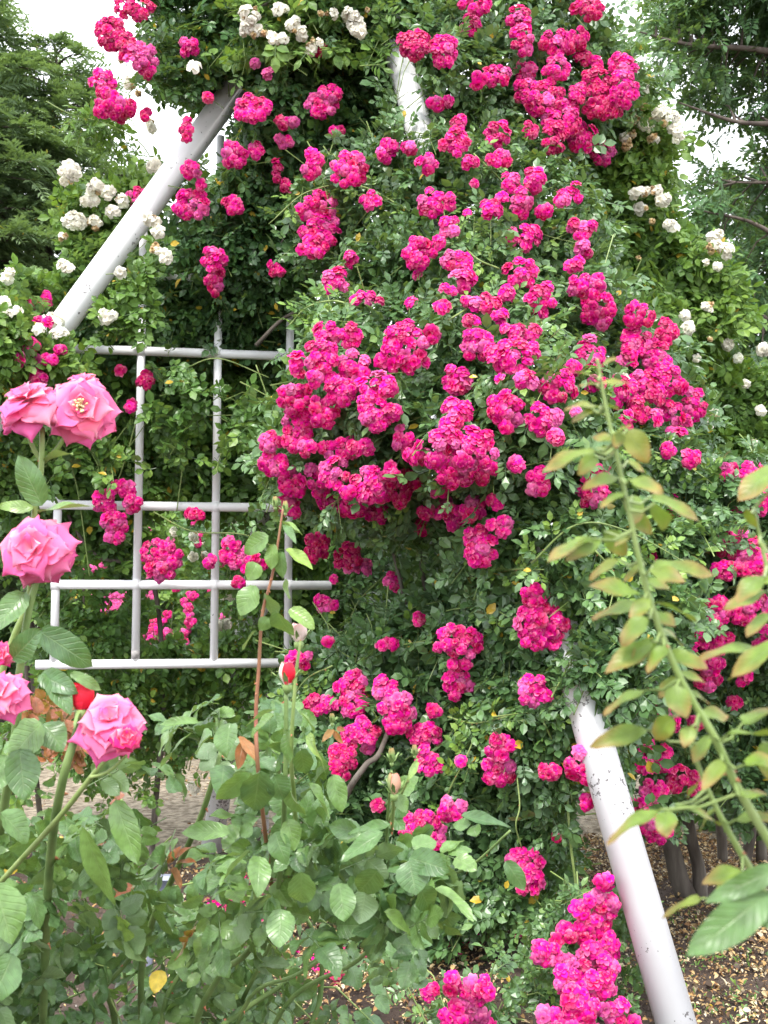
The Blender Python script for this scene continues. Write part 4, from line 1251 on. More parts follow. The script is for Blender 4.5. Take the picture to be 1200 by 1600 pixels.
twigs(fol, stm, [(150, 470), (200, 400), (260, 360), (230, 470), (160, 520)], 34, Field([(200, 420, 5.1)], amp=.05), LO5, .095, thick=.1, tl=.12)
fol.build('foliage', [M['fresh'], M['young_cane']], wl, smooth=False)
tube_obj('cane', [gp(75, 1400, 6.1), gp(40, 1000, 6.0), gp(60, 700, 5.9), gp(120, 400, 5.8), (gp(180, 300, 5.7))], [.016, .012, .006], M['wood'], wl, 8)
tube_obj('cane', [gp(250, 290, 5.6), gp(225, 230, 5.55), gp(170, 195, 5.5), gp(110, 178, 5.5), gp(72, 158, 5.5)], [.004, .003, .002], M['young_cane'], wl, 6)
put("""110 268 20 16|106 282 14 14|150 290 16 18|170 300 12 14|140 312 16 14|190 312 12 10|115 345 22 16|145 350 16 14|98 370 12 12|178 330 11 10|100 418 13 13|240 255 13 13|15 430 12 14|80 498 20 14|90 520 16 12|20 485 18 10|190 90 12 12 c|202 130 14 14 c|215 145 10 12 c|236 195 10 14|60 512 12 10|8 470 10 10""", wl, wF, kind='w', off=-.12)
put("""238 343 16 12|246 360 12 9|242 388 14 14|258 400 12 12|188 425 8 12|168 490 16 14""", wl, Field([(200, 420, 5.02)], amp=0), kind='w', off=0)
put("""55 475 20 13|72 466 12 13|60 500 22 10|45 540 20 14|70 560 18 12|95 545 12 8|30 560 12 12|60 590 14 14|215 308 18 18""", wl, wF, kind='m', off=-.06)

wt = thing('climbing_rose', 'white climbing rose with browning clusters along the top of the frame', 'climbing rose', P(520, 1420, 6.3) * np.array([1, 1, 0]), 'white climbing roses')
wtF = Field([(480, 40, 4.95)], amp=.05)
reg("""392 22 20 18|385 42 16 14|402 48 18 14|420 55 18 12 c|458 38 18 16|440 62 14 12 c|490 68 18 16|470 50 12 12|548 20 16 14|556 42 18 18|512 20 18 10 c|574 14 12 10 c|302 102 8 8 c|440 12 14 8""", wtF, 0)
put("""392 22 20 18|385 42 16 14|402 48 18 14|420 55 18 12 c|458 38 18 16|440 62 14 12 c|490 68 18 16|470 50 12 12|548 20 16 14|556 42 18 18|512 20 18 10 c|574 14 12 10 c|302 102 8 8 c|440 12 14 8""", wt, wtF, kind='w', off=0)
fol = MB(); stm = MB()
twigs(fol, stm, [(360, -40), (600, -40), (600, 80), (480, 110), (360, 80)], 70, Field([(480, 40, 5.02)], amp=.05), LONG + LO5, .12, thick=.15)
fol.build('foliage', [M['fresh'], M['young_cane']], wt, smooth=False)
tube_obj('cane', [gp(520, 1420, 6.3), gp(540, 900, 6.2), gp(560, 300, 5.9), gp(480, 20, 5.2), gp(380, 20, 5.1)], [.016, .012, .006], M['wood'], wt, 8)

wr = thing('climbing_rose', 'white climbing rose with tan faded clusters right of the frame before the trees', 'climbing rose', P(1100, 1250, 7.2) * np.array([1, 1, 0]), 'white climbing roses')
wrF = Field([(1000, 200, 5.6), (1040, 350, 5.6), (1100, 450, 5.6), (1150, 600, 5.7), (980, 440, 5.3)], amp=.15, scale=4)
reg("""1008 140 14 16 c|1000 165 16 14 c|985 185 18 14 c|1010 190 14 16 c|1035 175 18 16|1050 190 20 18|1058 212 14 12|985 215 16 14 c|1020 215 14 10 c|980 228 12 10 c|1000 300 16 12 c|1020 300 16 14 c|1005 325 14 10 c|1038 312 14 12|1020 345 12 8 c|1050 350 16 10
1120 368 16 12|1118 388 18 14|1135 392 14 14|1105 410 8 8|1122 415 10 8|1105 478 13 12|1070 492 12 10|1075 512 12 12|1140 540 10 10|1110 530 8 8|1195 545 12 12|1190 640 8 8|1112 650 16 14 c|1105 660 12 12|1085 670 12 8 c|1160 730 18 12|1025 655 12 12 c|895 322 10 12 c|998 402 9 10
1155 560 8 6|1165 600 8 8|1180 690 8 8|1090 560 8 8""", wrF, -.14)
fol = MB(); stm = MB()
twigs(fol, stm, [(960, 130), (990, 140), (1030, 180), (1055, 220), (1045, 290), (1030, 350), (1090, 380), (1140, 400), (1150, 470), (1130, 540), (1180, 590), (1330, 560), (1330, 800), (1130, 740), (1050, 560), (900, 420), (900, 280), (950, 250)], 1250, wrF, LONG + LO5, .115, thick=.45, gap=.08, tl=.14)
twigs(fol, None, [(980, 160), (1040, 200), (1030, 340), (1110, 420), (1110, 560), (1330, 620), (1330, 800), (1130, 740), (1050, 560), (930, 420), (930, 280)], 380, wrF, LO5, .13, thick=.5, back=.3)
fol.build('foliage', [M['fresh'], M['young_cane']], wr, smooth=False)
put("""1008 140 14 16 c|1000 165 16 14 c|985 185 18 14 c|1010 190 14 16 c|1035 175 18 16|1050 190 20 18|1058 212 14 12|985 215 16 14 c|1020 215 14 10 c|980 228 12 10 c|1000 300 16 12 c|1020 300 16 14 c|1005 325 14 10 c|1038 312 14 12|1020 345 12 8 c|1050 350 16 10
1120 368 16 12|1118 388 18 14|1135 392 14 14|1105 410 8 8|1122 415 10 8|1105 478 13 12|1070 492 12 10|1075 512 12 12|1140 540 10 10|1110 530 8 8|1195 545 12 12|1190 640 8 8|1112 650 16 14 c|1105 660 12 12|1085 670 12 8 c|1160 730 18 12|1025 655 12 12 c|895 322 10 12 c|998 402 9 10
1155 560 8 6|1165 600 8 8|1180 690 8 8|1090 560 8 8""", wr, wrF, kind='w', off=-.14)
put("""970 590 14 14|940 740 8 8""", wr, Field([(970, 590, 4.35)], amp=0), kind='w', off=0)
tube_obj('cane', [gp(1120, 1280, 7.1), gp(1130, 900, 6.8), gp(1120, 600, 6.3), gp(1060, 400, 5.9), gp(1000, 200, 5.8)], [.02, .014, .006], M['wood'], wr, 8)
tube_obj('cane', [gp(1020, 30, 5.8), gp(985, 50, 5.7), gp(960, 100, 5.6)], [.003, .003], M['young_cane'], wr, 6)

# ================================================================== FOREGROUND GARDEN ROSES
CAMP = np.array([0, 0, CAM_Z])


def PD(x, y, d):
    return P(x, y, d + max(0.0, y - 1230) / 400 * .55)


def big_leaf(mb, b, t, wpx, d, mat_i=0, face=None, rv=None, stem_pt=None, serr=.018, mi=0, fold=None):
    """one leaflet from its base to its tip, given in photo pixels"""
    B = P(b[0], b[1], d); Tp = P(t[0], t[1], d + random.uniform(-.04, .03) * (d / 1.2))
    L = float(np.linalg.norm(Tp - B)); W = wpx / F * d
    r = np.random.default_rng(random.randrange(10 ** 6))
    v, f, a = leaflet_hi(1, 1, fold=(r.uniform(.02, .16) if fold is None else fold), droop=r.uniform(.08, .3), rs=r, ns=12, serr=serr)
    v = v * np.array([W, L, (W + L) / 2])
    n = norm(norm(CAMP - B) * .7 + np.array([0, 0, .6]) + r.normal(size=3) * .35 if face is None else np.array(face, float))
    M_ = frames((Tp - B)[None], n[None], np.array([1.]))
    tp = T(v, f, a)
    mb.inst(tp, M_, B[None], np.array([r.random() if rv is None else rv]), mi=mi)
    if stem_pt is not None:
        mid = (B + stem_pt) / 2 - np.array([0, 0, .004])
        mb.tube([stem_pt, mid, B], [.0014, .001, .0009], 5, mi=1, cap=False)


def bud(parent, px, py, d, h_px, w_px, col, name='bud', lean=(0, 0, 1), open_=0.0, sep=True):
    s = d / F; H = h_px * s; W = w_px * s / 2
    c = P(px, py, d)
    ax = norm(np.array(lean, float))
    mb = MB()
    # wrapped petals: overlapping spiral shells
    r = np.random.default_rng(int(px * 7 + py))
    x = norm(np.cross(ax, [0.2, 1, 0.1])); y = np.cross(ax, x)
    for k in range(7):
        v, a, f = [], [], []
        a0 = k * 2.4; span = 2.4
        nn, mm_ = 8, 8
        for i in range(nn + 1):
            t = i / nn
            for j in range(mm_ + 1):
                u = j / mm_ * 2 - 1
                th = a0 + u * span / 2
                rr = W * (math.sin(math.pi * (0.10 + 0.72 * t)) ** .8) * (1 - .10 * k * t) * (1 + .05 * u)
                rr += open_ * W * t * t * (1 - k / 8)
                z = -H / 2 + H * t * (1 - .10 * u * u * t) * (1 - .02 * k)
                v.append(c + x * rr * math.cos(th) + y * rr * math.sin(th) + ax * z); a.append((u, t, k / 7))
        for i in range(nn):
            for j in range(mm_):
                b = i * (mm_ + 1) + j; f.append((b, b + 1, b + mm_ + 2, b + mm_ + 1))
        mb.raw(v, f, a, np.array(col[k % len(col)]))
    base = c - ax * H * .48
    # hip and sepals
    mb.tube([base - ax * W * 1.1, base - ax * W * .6, base - ax * W * .1, base + ax * W * .1], [W * .25, W * .6, W * .62, W * .3], 10, mi=1)
    if sep:
        sl = leaflet_hi(1, .22, fold=.1, droop=-.25 if open_ < .2 else .5, rs=r, serr=0)
        st = T(*sl)
        for k in range(5):
            th = k * 1.2566 + .4
            dr = norm(x * math.cos(th) + y * math.sin(th)) * (0.55 if open_ < .2 else 1.1) + ax * (.9 if open_ < .2 else -.5)
            nr = norm(x * math.cos(th) + y * math.sin(th))
            mb.inst(st, frames(dr[None], nr[None], np.array([H * (.85 if open_ < .2 else .75)])), (base + nr * W * .4)[None], np.array([.6]), mi=1)
    return mb.build(name, [M['bud_petal'], M['sepal']], parent)


M['sepal'] = noise_mat('sepal', [(0.3, (0.13, 0.22, 0.06)), (0.7, (0.24, 0.33, 0.12))], scale=60, rough=.5, bump=.1)
PINK = np.array([0.92, 0.17, 0.37])


def tea_bloom(parent, px, py, d, r_px, face, tone=1.0, colr=None, stam=True, tpl=0, label=None):
    s = d / F
    c = P(px, py, d)
    mb = MB()
    fc = norm(np.array(face, float))
    Mx = frames(norm(np.cross(fc, np.array([.3, .2, .9])))[None], fc[None], np.array([r_px * s]))
    mb.inst(TEA[tpl], Mx, c[None], None, ((PINK if colr is None else np.array(colr)) * tone)[None])
    o = mb.build('bloom', M['tea_petal'], parent)
    if label: o['label'] = label
    R0 = r_px * s
    # stamens and sepals are pieces of the bloom
    if stam:
        sb = MB()
        for k in range(26):
            dr = norm(fc + rnd_dir(1)[0] * .55)
            q = c + fc * R0 * .12
            e = q + dr * R0 * random.uniform(.20, .40)
            sb.tube([q, e], [R0 * .012, R0 * .010], 4, cap=False)
            sb.tube([e - dr * R0 * .02, e + dr * R0 * .035], [R0 * .032, R0 * .025], 5)
        so = sb.build('stamens', M['stamen'], o)
    sp_ = MB()
    r = np.random.default_rng(3)
    x = norm(np.cross(fc, [0, .2, 1])); y = np.cross(fc, x)
    for k in range(5):
        th = k * 1.2566
        nr = x * math.cos(th) + y * math.sin(th)
        sp_.inst(T(*leaflet_hi(1, .25, rs=r, serr=0, droop=.3)), frames((nr - fc * .5)[None], -fc[None], np.array([R0 * .6])), (c - fc * R0 * .2)[None], np.array([.5]))
    sp_.tube([c - fc * R0 * .42, c - fc * R0 * .28, c - fc * R0 * .1], [R0 * .08, R0 * .15, R0 * .1], 8)
    sp_.build('sepals', M['sepal'], o)
    return o


def poly_field(d, amp=.12, sc=5):
    return Field([(300, 1300, d)], amp=amp, scale=sc)


# --- left pink bush
pk = thing('rose_bush', 'garden rose bush with large pale pink pointed blooms in the left foreground', 'rose bush', P(60, 1900, 1.8) * np.array([1, 1, 0]), 'garden roses in the foreground')
tea_bloom(pk, 126, 638, 1.75, 58, (.25, -1, .10), tpl=0)
tea_bloom(pk, 128, 600, 1.80, 36, (-.1, -.5, .9), tpl=1, stam=False)
tea_bloom(pk, 42, 626, 1.74, 56, (-.25, -.55, .75), tpl=1, stam=False)
tea_bloom(pk, 52, 858, 1.68, 62, (-.1, -1, .22), tpl=2, tone=.98, stam=False)
tea_bloom(pk, 92, 866, 1.72, 44, (.8, -.6, -.1), tpl=3, stam=False)
tea_bloom(pk, 172, 1126, 1.6, 58, (.1, -.75, .6), tpl=3, stam=False)
tea_bloom(pk, 198, 1152, 1.56, 26, (.3, -.8, .35), tpl=2, colr=(.85, .03, .16), stam=False)
tea_bloom(pk, 2, 1082, 1.6, 42, (-.3, -.8, .5), tpl=0, stam=False)
tea_bloom(pk, 2, 1022, 1.66, 20, (-.2, -.8, .1), tpl=1, colr=(.86, .06, .22), stam=False)
bud(pk, 128, 1088, 1.62, 42, 36, [(.75, .02, .05), (.8, .03, .07)], open_=.25)
pk_c = [([(66, 668), (64, 740), (54, 800), (46, 930), (20, 1000), (-20, 1120)], 1.75, (.0042, .0055)),
        ([(108, 672), (90, 700), (68, 722)], 1.76, (.0035, .004)), ([(42, 672), (52, 700), (66, 722)], 1.76, (.0032, .004)),
        ([(58, 905), (44, 960), (30, 1060), (24, 1150), (0, 1300)], 1.7, (.005, .0075)),
        ([(126, 1112), (118, 1150), (98, 1220), (80, 1330), (70, 1500), (60, 1900)], 1.64, (.005, .007, .008)),
        ([(172, 1180), (150, 1205), (90, 1280), (0, 1380), (-60, 1450)], 1.6, (.0035, .005)),
        ([(198, 1180), (170, 1205), (140, 1215)], 1.6, (.002, .003)),
        ([(-40, 1380), (50, 1435), (110, 1500), (165, 1548), (180, 1640), (170, 1900)], 1.95, (.006, .008)),
        ([(30, 1440), (45, 1540), (60, 1640), (60, 1900)], 1.9, (.006, .007))]
for pts, d_, rr in pk_c:
    tube_obj('cane', [PD(x, y, d_) for x, y in pts], list(rr), M['young_cane'] if rr[0] < .0045 else M['cane'], pk, 9, thorns=5 if rr[-1] > .005 else 0)
fol = MB()
for (b, t, w_, d_, tone) in [((66, 790), (28, 712), 40, 1.72, .1), ((70, 722), (112, 702), 20, 1.76, .9), ((52, 795), (-6, 786), 20, 1.74, .9), ((60, 800), (145, 785), 26, 1.74, .8),
                             ((40, 925), (-10, 985), 40, 1.7, .2), ((60, 985), (146, 1040), 44, 1.66, .1), ((20, 1030), (62, 985), 38, 1.66, .15), ((62, 1055), (118, 1078), 34, 1.62, .2), ((72, 1050), (112, 1112), 34, 1.62, .2),
                             ((110, 1052), (160, 1075), 18, 1.6, 1.0), ((66, 1130), (10, 1180), 60, 1.68, .3), ((66, 1130), (100, 1165), 44, 1.7, .35), ((30, 1170), (40, 1250), 50, 1.66, .05), ((10, 1180), (-20, 1240), 50, 1.66, .1),
                             ((0, 1270), (50, 1310), 40, 1.6, .1), ((-10, 1380), (24, 1475), 60, 1.5, .4), ((20, 1490), (-10, 1570), 50, 1.5, .2), ((130, 1290), (176, 1425), 34, 1.6, .9), ((180, 1250), (215, 1350), 40, 1.65, .5), ((50, 1400), (70, 1450), 40, 1.7, .1)]:
    big_leaf(fol, b, t, w_, d_, rv=tone)
twigs(fol, None, [(-80, 1130), (90, 1190), (180, 1240), (230, 1330), (210, 1420), (80, 1480), (-80, 1480)], 44, poly_field(1.98, .2), HI5, .09, thick=.3, per=2, tl=.12, sticks=0, rnd=.6)
twigs(fol, None, [(-80, 1400), (60, 1440), (80, 1640), (-80, 1640)], 30, poly_field(1.95, .1), HI5, .095, thick=.3, per=2, tl=.12, sticks=0, rnd=.6)
fol.build('foliage', [M['tea'], M['young_cane']], pk)
fol = MB()
twigs(fol, None, [(60, 1080), (110, 1100), (120, 1200), (70, 1200)], 8, poly_field(2.1, .1), HI5, .07, thick=.2, per=2, tl=.1)
twigs(fol, None, [(130, 1290), (190, 1240), (200, 1330), (140, 1360)], 6, poly_field(2.3, .1), HI5, .06, thick=.2, per=2, tl=.1)
o = fol.build('young_foliage', M['red_leaf'], pk); o['label'] = 'coppery red young leaves'

# --- middle bush with buds
md = thing('rose_bush', 'tall leafy garden rose bush with a red and white bud in the middle foreground', 'rose bush', P(360, 1950, 1.9) * np.array([1, 1, 0]), 'garden roses in the foreground')
md_c = [([(447, 1082), (447, 1150), (445, 1240), (440, 1340), (425, 1430), (385, 1490), (340, 1530), (300, 1640), (300, 1900)], 1.78, (.0035, .0045, .006, .007), 'cane'),
        ([(345, 1175), (330, 1228), (310, 1285), (265, 1382), (235, 1450), (220, 1560), (230, 1900)], 1.9, (.004, .006, .007), 'cane'),
        ([(442, 795), (434, 850), (424, 905), (410, 960), (404, 1050), (400, 1120), (405, 1220), (430, 1430)], 1.86, (.0016, .0026, .0032, .004), 'red_cane'),
        ([(612, 1205), (606, 1270), (598, 1360), (560, 1450), (470, 1520), (390, 1560), (340, 1700)], 1.84, (.0022, .0035, .005), 'cane'),
        ([(652, 1185), (632, 1230), (606, 1285)], 1.86, (.0018, .0028), 'young_cane'), ([(616, 1240), (612, 1300)], 1.82, (.003, .003), 'young_cane'),
        ([(797, 1298), (740, 1350), (690, 1375), (640, 1410), (560, 1500), (440, 1580), (360, 1800)], 1.9, (.0022, .0035, .006), 'cane'),
        ([(470, 1000), (462, 1060), (455, 1180), (460, 1300), (430, 1440)], 1.84, (.0022, .0035, .0045), 'young_cane'),
        ([(190, 1250), (190, 1330), (185, 1420), (200, 1600), (210, 1900)], 2.2, (.003, .005), 'young_cane'),
        ([(500, 1240), (490, 1330), (450, 1420), (380, 1560)], 2.0, (.003, .005), 'cane')]
for pts, d_, rr, mt in md_c:
    tube_obj('cane', [PD(x, y, d_) for x, y in pts], list(rr), M[mt], md, 9, thorns=16 if mt == 'red_cane' else 6)
WHR = [(.80, .74, .62), (.78, .02, .06), (.8, .72, .6), (.80, .05, .10)]
bud(md, 449, 1052, 1.78, 36, 26, WHR, open_=.05)
bud(md, 467, 988, 1.86, 30, 26, [(.85, .72, .68), (.85, .66, .62)], open_=.1)
GR = [(.22, .32, .12), (.5, .42, .25)]
bud(md, 616, 1224, 1.82, 34, 22, [(.30, .38, .16), (.62, .35, .25)])
bud(md, 612, 1180, 1.84, 24, 11, [(.2, .3, .1)])
bud(md, 648, 1172, 1.86, 18, 9, [(.25, .3, .12)])
bud(md, 430, 784, 1.9, 18, 9, [(.25, .35, .12)])
bud(md, 446, 792, 1.88, 20, 9, [(.25, .35, .12)])
bud(md, 519, 1122, 1.9, 16, 9, [(.2, .3, .1)])
fol = MB()
LV = [((450, 1140), (446, 1196), 36, 1.74, .3), ((478, 1150), (520, 1205), 44, 1.8, .95), ((470, 1115), (496, 1140), 20, 1.78, .9), ((432, 1108), (380, 1128), 30, 1.76, .3), ((428, 1118), (390, 1150), 22, 1.7, .6),
      ((405, 1205), (398, 1276), 50, 1.72, .3), ((390, 1208), (336, 1255), 34, 1.74, .95), ((428, 1210), (445, 1252), 36, 1.74, .2), ((378, 1228), (380, 1200), 30, 1.8, .9), ((470, 1170), (478, 1215), 30, 1.76, .25), ((448, 1218), (465, 1280), 40, 1.76, .3),
      ((480, 1225), (520, 1275), 36, 1.8, .9), ((520, 1210), (535, 1270), 30, 1.84, .6), ((450, 1280), (462, 1330), 34, 1.78, .4), ((405, 1338), (404, 1395), 36, 1.76, .4), ((470, 1362), (472, 1420), 42, 1.74, .35), ((430, 1300), (445, 1350), 36, 1.78, .3),
      ((390, 1330), (340, 1380), 30, 1.8, .9), ((360, 1130), (350, 1180), 46, 1.84, .2), ((330, 1150), (300, 1170), 40, 1.86, .35), ((310, 1128), (245, 1130), 18, 1.86, .6), ((265, 1140), (245, 1180), 36, 1.84, .3), ((300, 1145), (240, 1190), 26, 1.84, .5),
      ((440, 1420), (436, 1480), 44, 1.76, .2), ((360, 1300), (280, 1298), 30, 1.9, .4), ((350, 1195), (345, 1240), 40, 1.86, .1),
      # tall shoot
      ((420, 838), (378, 862), 30, 1.84, 1.0), ((428, 850), (420, 890), 24, 1.84, .6), ((440, 862), (438, 905), 24, 1.84, .3), ((446, 858), (490, 888), 20, 1.84, 1.0), ((436, 815), (475, 832), 14, 1.86, .9), ((402, 880), (388, 905), 28, 1.84, .9), ((400, 915), (372, 960), 36, 1.82, .35),
      ((415, 928), (432, 965), 26, 1.84, .3), ((432, 955), (452, 1002), 40, 1.8, .35), ((445, 905), (450, 935), 14, 1.86, .8), ((452, 952), (492, 980), 24, 1.84, 1.0), ((400, 985), (376, 1014), 18, 1.86, .3), ((420, 965), (406, 985), 22, 1.84, .4), ((444, 820), (462, 845), 12, 1.86, .5),
      # right sprays
      ((640, 1345), (650, 1398), 50, 1.72, .15), ((640, 1340), (700, 1358), 40, 1.74, .2), ((645, 1325), (682, 1310), 36, 1.76, .2), ((720, 1275), (800, 1290), 24, 1.84, .1), ((735, 1290), (705, 1285), 20, 1.84, .15), ((740, 1290), (742, 1305), 26, 1.84, .2), ((790, 1345), (822, 1392), 26, 1.8, .3),
      ((680, 1388), (744, 1428), 26, 1.84, .7), ((655, 1385), (676, 1426), 36, 1.84, .15), ((610, 1290), (540, 1300), 22, 1.8, .2), ((600, 1300), (530, 1340), 34, 1.78, .3), ((590, 1360), (560, 1400), 44, 1.8, .1), ((570, 1395), (565, 1438), 44, 1.78, .1), ((530, 1380), (540, 1440), 40, 1.78, .35), ((620, 1400), (600, 1440), 30, 1.86, .4),
      ((620, 1242), (636, 1270), 22, 1.84, 1.0), ((652, 1190), (640, 1215), 12, 1.86, 1.0), ((600, 1425), (650, 1460), 26, 1.84, .7), ((560, 1300), (512, 1290), 30, 1.86, .1)]
for (b, t, w_, d_, tone) in LV:
    big_leaf(fol, b, t, w_, d_, rv=tone)
twigs(fol, None, [(235, 1120), (330, 1100), (430, 1100), (520, 1180), (540, 1290), (640, 1400), (560, 1480), (400, 1480), (330, 1420), (230, 1260)], 46, poly_field(2.0, .16), HI5, .098, thick=.35, per=2, tl=.13, rnd=.6, gap=.3)
twigs(fol, None, [(500, 1290), (640, 1290), (700, 1360), (660, 1440), (520, 1440)], 18, poly_field(2.0, .1), HI5, .105, thick=.2, per=2, tl=.12, rnd=.6)
fol.build('foliage', [M['tea'], M['young_cane']], md)
fol = MB()
for (b, t, w_, d_, tone) in [((268, 1345), (300, 1320), 16, 1.95, .3), ((270, 1355), (285, 1385), 18, 1.95, .5), ((262, 1350), (280, 1322), 14, 1.95, .5), ((276, 1350), (306, 1345), 12, 1.95, .2), ((520, 1140), (505, 1155), 10, 1.9, .9), ((522, 1142), (535, 1162), 10, 1.9, .9), ((526, 1138), (538, 1140), 8, 1.9, .4),
                             ((165, 1400), (210, 1380), 26, 2.1, .4), ((150, 1360), (175, 1395), 26, 2.1, .3), ((175, 1350), (190, 1310), 16, 2.2, .8), ((375, 1150), (405, 1185), 18, 2.0, .6), ((380, 1160), (372, 1200), 18, 2.0, .6)]:
    big_leaf(fol, b, t, w_, d_, rv=tone)
o = fol.build('young_foliage', [M['red_leaf'], M['young_cane']], md); o['label'] = 'coppery red young leaves'

reg('540 1555 36 22|525 1518 14 8', Field([(540, 1560, 2.6)], amp=0), 0)
for d_ in np.arange(1.5, 3.2, .09):
    for (x_, y_, r_) in ((226, 1388, 17), (244, 1392, 17), (332, 1225, 12), (332, 1260, 13), (332, 1295, 13), (300, 1210, 22), (270, 1235, 22), (540, 1550, 26), (565, 1560, 20), (515, 1560, 20), (365, 1420, 14), (408, 1424, 14), (455, 1500, 10), (210, 1560, 12), (120, 1590, 12), (395, 1610, 14)):
        REG.append((*P(x_, y_, d_), r_ / F * d_))
# --- low bushes along the bottom
lw = thing('rose_bush', 'low leafy garden rose bush without flowers filling the bottom left corner', 'rose bush', P(250, 1900, 2.3) * np.array([1, 1, 0]), 'garden roses in the foreground')
fol = MB(); stm = MB()
lf_ = Field([(200, 1400, 2.35), (450, 1450, 2.3), (80, 1500, 2.2), (300, 1580, 2.2), (560, 1450, 2.5)], amp=.18, scale=3.5)
twigs(fol, stm, [(-60, 1330), (150, 1310), (230, 1370), (420, 1400), (520, 1400), (640, 1430), (650, 1520), (560, 1560), (500, 1640), (90, 1640), (-60, 1600)], 105, lf_, HI5 + HI3, .092, thick=.55, per=3, tl=.2, rnd=.6, gap=.34, gscale=3.5)
twigs(fol, None, [(-60, 1300), (200, 1300), (420, 1400), (420, 1640), (100, 1640)], 8, lf_, HI5, .10, thick=.5, per=3, tl=.2, rnd=.6, back=.35)
# one yellow leaf the photo shows
fol.build('foliage', [M['tea_low'], M['young_cane']], lw)
ymb = MB(); big_leaf(ymb, (252, 1516), (240, 1550), 26, 1.95, rv=.2)
M['yellow_leaf'] = leaf_mat('yellow_leaf', [(0, (.65, .48, .05)), (1, (.72, .5, .06))], vein=True, yellow=0, under=(.5, .4, .1))
o = ymb.build('yellow_leaf', [M['yellow_leaf'], M['young_cane']], lw); o['label'] = 'bright yellow fading leaf'
for pts in ([(330, 1640), (380, 1580), (440, 1540), (520, 1480)], [(120, 1640), (150, 1560), (200, 1500), (240, 1420)], [(250, 1660), (260, 1560), (300, 1500), (350, 1420)], [(84, 1640), (75, 1540), (60, 1470)], [(480, 1640), (500, 1560), (500, 1480), (470, 1420)]):
    tube_obj('cane', [P(x, y, 2.4) for x, y in pts] [::-1] + [P(pts[0][0], 1850, 2.45)], [.004, .006, .008], M['cane'], lw, 9, thorns=8)

# --- blurred shoot in the right foreground
sh = thing('rose_shoot', 'tall blurred young rose shoot with olive leaves close to the camera at the right', 'rose shoot', P(1290, 1560, .85), 'garden roses in the foreground')
sd_ = 0.80
st1 = [(933, 560), (940, 600), (952, 660), (970, 740), (985, 810), (998, 870), (1016, 940), (1050, 1032), (1082, 1095), (1118, 1155), (1148, 1222), (1178, 1275), (1215, 1340), (1290, 1500)]
st2 = [(1078, 1160), (1098, 1215), (1122, 1268), (1150, 1320), (1180, 1370), (1290, 1560)]
st3 = [(1178, 795), (1192, 860), (1215, 960), (1250, 1150), (1290, 1560)]
tube_obj('stem', [P(x, y, sd_) for x, y in st1], [.001, .0015, .0021, .0026, .0032, .0036], M['young_cane'], sh, 12, thorns=10)
tube_obj('stem', [P(x, y, sd_ + .03) for x, y in st2], [.0015, .0023, .0028], M['young_cane'], sh, 12, thorns=6)
tube_obj('stem', [P(x, y, sd_ + .05) for x, y in st3], [.0012, .002, .003], M['young_cane'], sh, 12, thorns=4)
allst = np.concatenate([spline([P(x, y, sd_) for x, y in st1], 10), spline([P(x, y, sd_ + .03) for x, y in st2], 10), spline([P(x, y, sd_ + .05) for x, y in st3], 10)])
SH = """930 588 890 578 11 .9|933 600 905 600 10 .8|938 600 988 592 14 .9|938 572 962 556 9 1|935 635 886 628 18 .85|926 640 892 658 18 .9|945 632 968 636 12 .8|930 705 842 722 25 .6|930 712 905 738 22 .5|932 700 965 704 14 .6|980 672 1014 722 34 .9|972 674 960 698 18 .7
968 745 912 754 17 .5|975 772 938 784 12 .4|985 748 1036 766 22 .6|988 775 994 812 32 .5|1018 775 1100 806 30 .5|1024 786 1042 822 32 .4|925 842 854 862 34 .5|936 844 888 868 22 .3|945 830 982 868 28 .5|968 875 916 898 22 .8|1020 884 1120 892 32 .5|1015 890 1070 905 24 .6
1002 930 922 904 38 .4|1002 944 922 960 32 .3|1016 940 1092 958 36 .3|1018 955 1058 975 24 .4|1012 965 966 1002 30 .3|1018 1002 944 1050 32 .3|1024 1000 988 1030 22 .4|1046 1020 1105 1042 28 .5|1056 1050 1105 1060 20 .5|1010 1078 940 1106 30 .3|1012 1140 922 1162 26 .4|1050 1120 1020 1158 30 .6
1080 1135 1068 1165 22 .6|1048 1072 1074 1120 34 .4|1138 1148 1214 1138 30 .3|1032 1265 946 1304 28 .4|1040 1268 1042 1304 30 .3|1055 1258 1132 1280 22 .5|1165 1195 1215 1180 30 .4|1095 1404 1027 1427 24 .7|1160 1362 1095 1372 30 .5|1220 730 1150 768 40 .35|1215 905 1158 914 20 .5
1198 924 1130 948 28 .4|1182 1012 1092 1018 28 .3|1225 1000 1134 1056 40 .3|1165 795 1182 830 14 .9|1150 1280 1215 1270 26 .4|1160 1130 1215 1100 34 .3|1130 1385 1098 1402 40 .5|1190 1160 1220 1230 34 .3|960 690 925 676 16 .8|985 800 1020 835 22 .6|990 830 958 852 20 .8|1005 905 1050 920 26 .5|1005 880 975 905 18 .7|1012 935 985 968 24 .6|1030 985 1075 1000 30 .5|1040 1010 1010 1045 24 .3|1060 1060 1030 1085 24 .7|1070 1080 1110 1095 26 .4|1095 1120 1140 1112 26 .5|1110 1150 1080 1190 26 .4|1130 1190 1100 1225 24 .6|1120 1265 1085 1290 26 .5|1160 1245 1200 1230 26 .5|1185 850 1215 870 20 .7|1190 900 1150 935 30 .3|1205 960 1165 985 28 .4|1100 1215 1068 1240 22 .8|980 720 1010 738 16 .8|950 650 925 640 10 .9|958 680 985 662 12 .9"""
